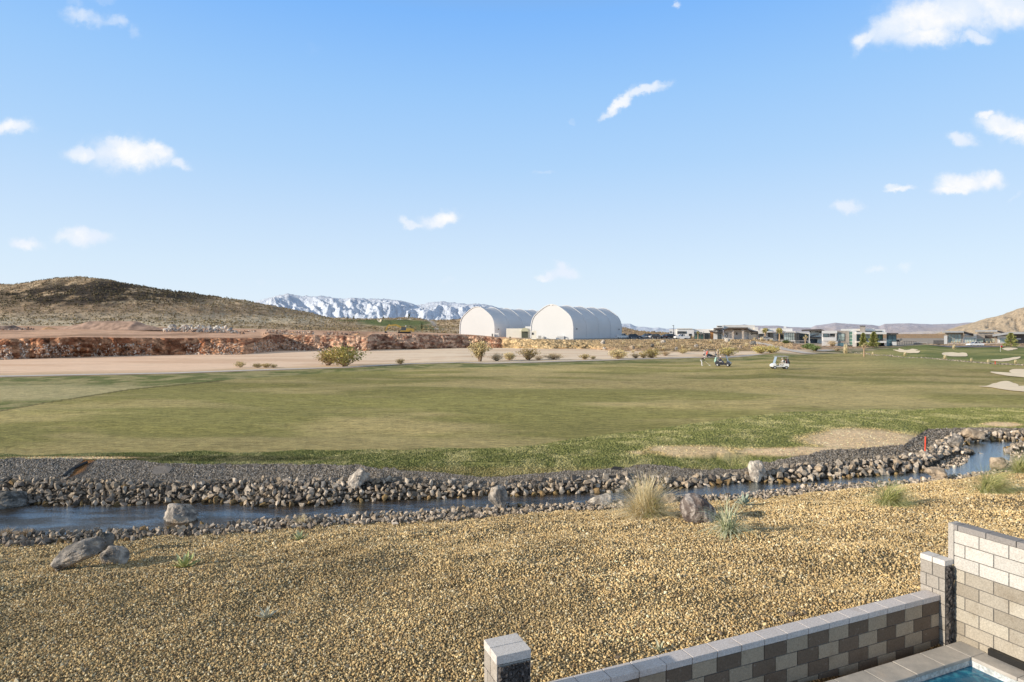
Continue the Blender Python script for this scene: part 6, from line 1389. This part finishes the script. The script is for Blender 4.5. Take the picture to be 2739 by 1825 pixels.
person('stand', gpl(1921, 958.5), 2.6, (.03,.03,.035), (.55,.42,.28), (.9,.9,.9), 'person in black shirt and khaki trousers standing right of the rear cart', long_sleeve=False)
# ------------------------------------------------------------------ golf carts
def golf_cart(loc, rz, label, paint, roofm_, ws=(.12,.14,.15)):
    e = empty('golf_cart', loc, label, 'golf cart', rz)
    mb = MB(); mb.prism([(-1.15,.32),(-1.18,.78),(-.55,.84),(-.5,.72),(-.15,.66),(-.1,.34),(.55,.32),(.62,.36),(-1.1,.30)], -.56, .56); mb.build('rear_body', paint, e, world=False, bevel=.05)
    mb = MB(); mb.prism([(.62,.30),(.58,.72),(.72,.86),(1.05,.78),(1.24,.58),(1.26,.34),(1.1,.26)], -.56, .56); mb.build('front_cowl', paint, e, world=False, bevel=.07)
    MB().box(-1.12, 1.15, -.5, .5, .22, .31).build('floor', M['dark'], e, world=False)
    mb = MB(); mb.box(-.62, -.08, -.52, .52, .70, .82); mb.build('seat', plain('seat_vinyl', (.45,.42,.37), .6, .1), e, world=False, bevel=.03)
    mb = MB(); mb.hexa([(-.70,-.5,.82),(-.60,-.5,.82),(-.60,.5,.82),(-.70,.5,.82)], [(-.80,-.5,1.22),(-.70,-.5,1.22),(-.70,.5,1.22),(-.80,.5,1.22)]); mb.build('backrest', plain('backrest_vinyl', (.4,.38,.34), .6, .1), e, world=False, bevel=.03)
    for s in (-1, 1):
        MB().tube([Vector((-.95, s * .5, .8)), Vector((-.85, s * .52, 1.82))], .022, 6).build('roof_post', M['dark'], e, world=False); MB().tube([Vector((.78, s * .5, .82)), Vector((.48, s * .52, 1.82))], .022, 6).build('roof_post', M['dark'], e, world=False)
    mb = MB(); mb.box(-1.02, .66, -.6, .6, 1.82, 1.89); mb.build('roof', roofm_, e, world=False, bevel=.03)
    mb = MB(); mb.hexa([(.77,-.5,.86),(.79,-.5,.86),(.79,.5,.86),(.77,.5,.86)], [(.49,-.5,1.80),(.51,-.5,1.80),(.51,.5,1.80),(.49,.5,1.80)]); mb.build('windshield', glassm('windshield_tint', ws, .1), e, world=False)
    mb = MB(); c = Vector((.40, .25, 1.0)); ax = Vector((-.5, 0, .85)).normalized(); a = ax.orthogonal().normalized(); b_ = ax.cross(a); mb.tube([c + (a * math.cos(t_) + b_ * math.sin(t_)) * .17 for t_ in np.linspace(0, 6.283, 13)], .014, 5); mb.tube([c, Vector((.62, .25, .62))], .018, 5); mb.build('steering_wheel', M['dark'], e, world=False)
    wheels(e, (-.78, .85), .50, .23, .19)
    for s in (-1, 1): MB().box(1.20, 1.27, s * .4 - .1, s * .4 + .1, .52, .62).build('headlight', M['lamp'], e, world=False)
    return e
def bag(cart, y, c, label):
    m_ = Matrix.Rotation(cart.rotation_euler[2], 4, 'Z'); p = cart.location + m_ @ Vector((-1.06, y, .62)); e = empty('golf_bag', p, label, 'golf bag', cart.rotation_euler[2])
    MB().cyl((-.12, 0, 0), (.0, 0, .82), .14, .17, 10, None).build('bag_body', plain('bag_cloth', c, .7, .1), e, world=False, bevel=.01); mb = MB(); r = random.Random(len(label))
    for i in range(7): a = r.uniform(0, 6.28); q = Vector((math.cos(a) * .1, math.sin(a) * .1, .8)); mb.tube([q, q + Vector((.02, 0, r.uniform(.2, .4)))], .012, 4); mb.box(q.x - .02, q.x + .06, q.y - .03, q.y + .03, 1.1, 1.18)
    mb.build('clubs', M['rim'], e, world=False); MB().box(-.3, -.17, -.09, .09, .1, .5).build('pocket', plain('bag_pocket', tuple(x * .7 for x in c), .7, .1), e, world=False, bevel=.02)
def inside(cart, x, y, z=0):
    return cart.location + Matrix.Rotation(cart.rotation_euler[2], 4, 'Z') @ Vector((x, y, z))
CB = carmat('cart_black', (.03,.035,.05)); RB = plain('roof_black', (.03,.03,.03), .6, .1); RG = plain('roof_grey_plastic', (.45,.44,.43), .6, .05)
k3 = golf_cart(gpl(2085, 987), math.pi - .08, 'white golf cart facing left on the open fairway, driver stepping out', WHT, RG, (.30,.38,.46))
bag(k3, .25, (.10,.10,.12), 'black golf bag at the back of the white cart'); bag(k3, -.25, (.65,.05,.05), 'red and white golf bag at the back of the white cart')
person('step', inside(k3, -.40, .25, .18), k3.rotation_euler[2], (.60,.56,.54), (.62,.55,.47), (.85,.83,.80), 'driver of the white cart in pale clothes with one leg outside')
k1 = golf_cart(gpl(1934, 980), -.55, 'dark golf cart on the fairway facing right towards the camera', CB, RB)
bag(k1, -.25, (.40,.62,.55), 'pale green golf bag on the dark fairway cart'); bag(k1, .25, (.75,.75,.72), 'white golf bag on the dark fairway cart')
person('sit', inside(k1, -.42, -.25, .18), k1.rotation_euler[2], (.04,.05,.10), (.06,.07,.12), (.9,.9,.9), 'passenger in dark blue with a white cap seated in the fairway cart')
k2 = golf_cart(gpl(1905, 957), -.15, 'dark golf cart with white side panel parked on the path behind the others', CB, RB)
bag(k2, -.25, (.75,.16,.06), 'orange golf bag on the cart parked on the path'); bag(k2, .25, (.10,.14,.45), 'blue golf bag on the cart parked on the path')
# distant carts and people on the golf hill
g_ = gp(1068, 857, 300, 700); k4 = golf_cart(g_, 0, 'tiny white golf cart on the distant golf hill green', WHT, RB)
person('stand', gp(1056, 857.5, 300, 700), 0, (.05,.05,.05), (.1,.1,.1), None, 'tiny dark figure beside the cart on the distant golf hill')
# flagstick and markers
g_ = gp(2676, 941, 100, 300); e = empty('flagstick', g_, 'golf flagstick with a small red flag on the far green', 'flagstick'); MB().cyl((0,0,0),(0,0,1.5),.03,.03,6).build('pole', M['trimw'], e, world=False); MB().box(-.0, .5, -.02, .02, 1.15, 1.5).build('flag', M['red'], e, world=False)
g_ = gp(2662, 975, 80, 300); e = empty('hazard_stake', g_, 'small red hazard marker beside the creek on the far fairway', 'stake'); MB().cyl((0,0,0),(0,0,.55),.06,.06,6).build('post', M['red'], e, world=False)
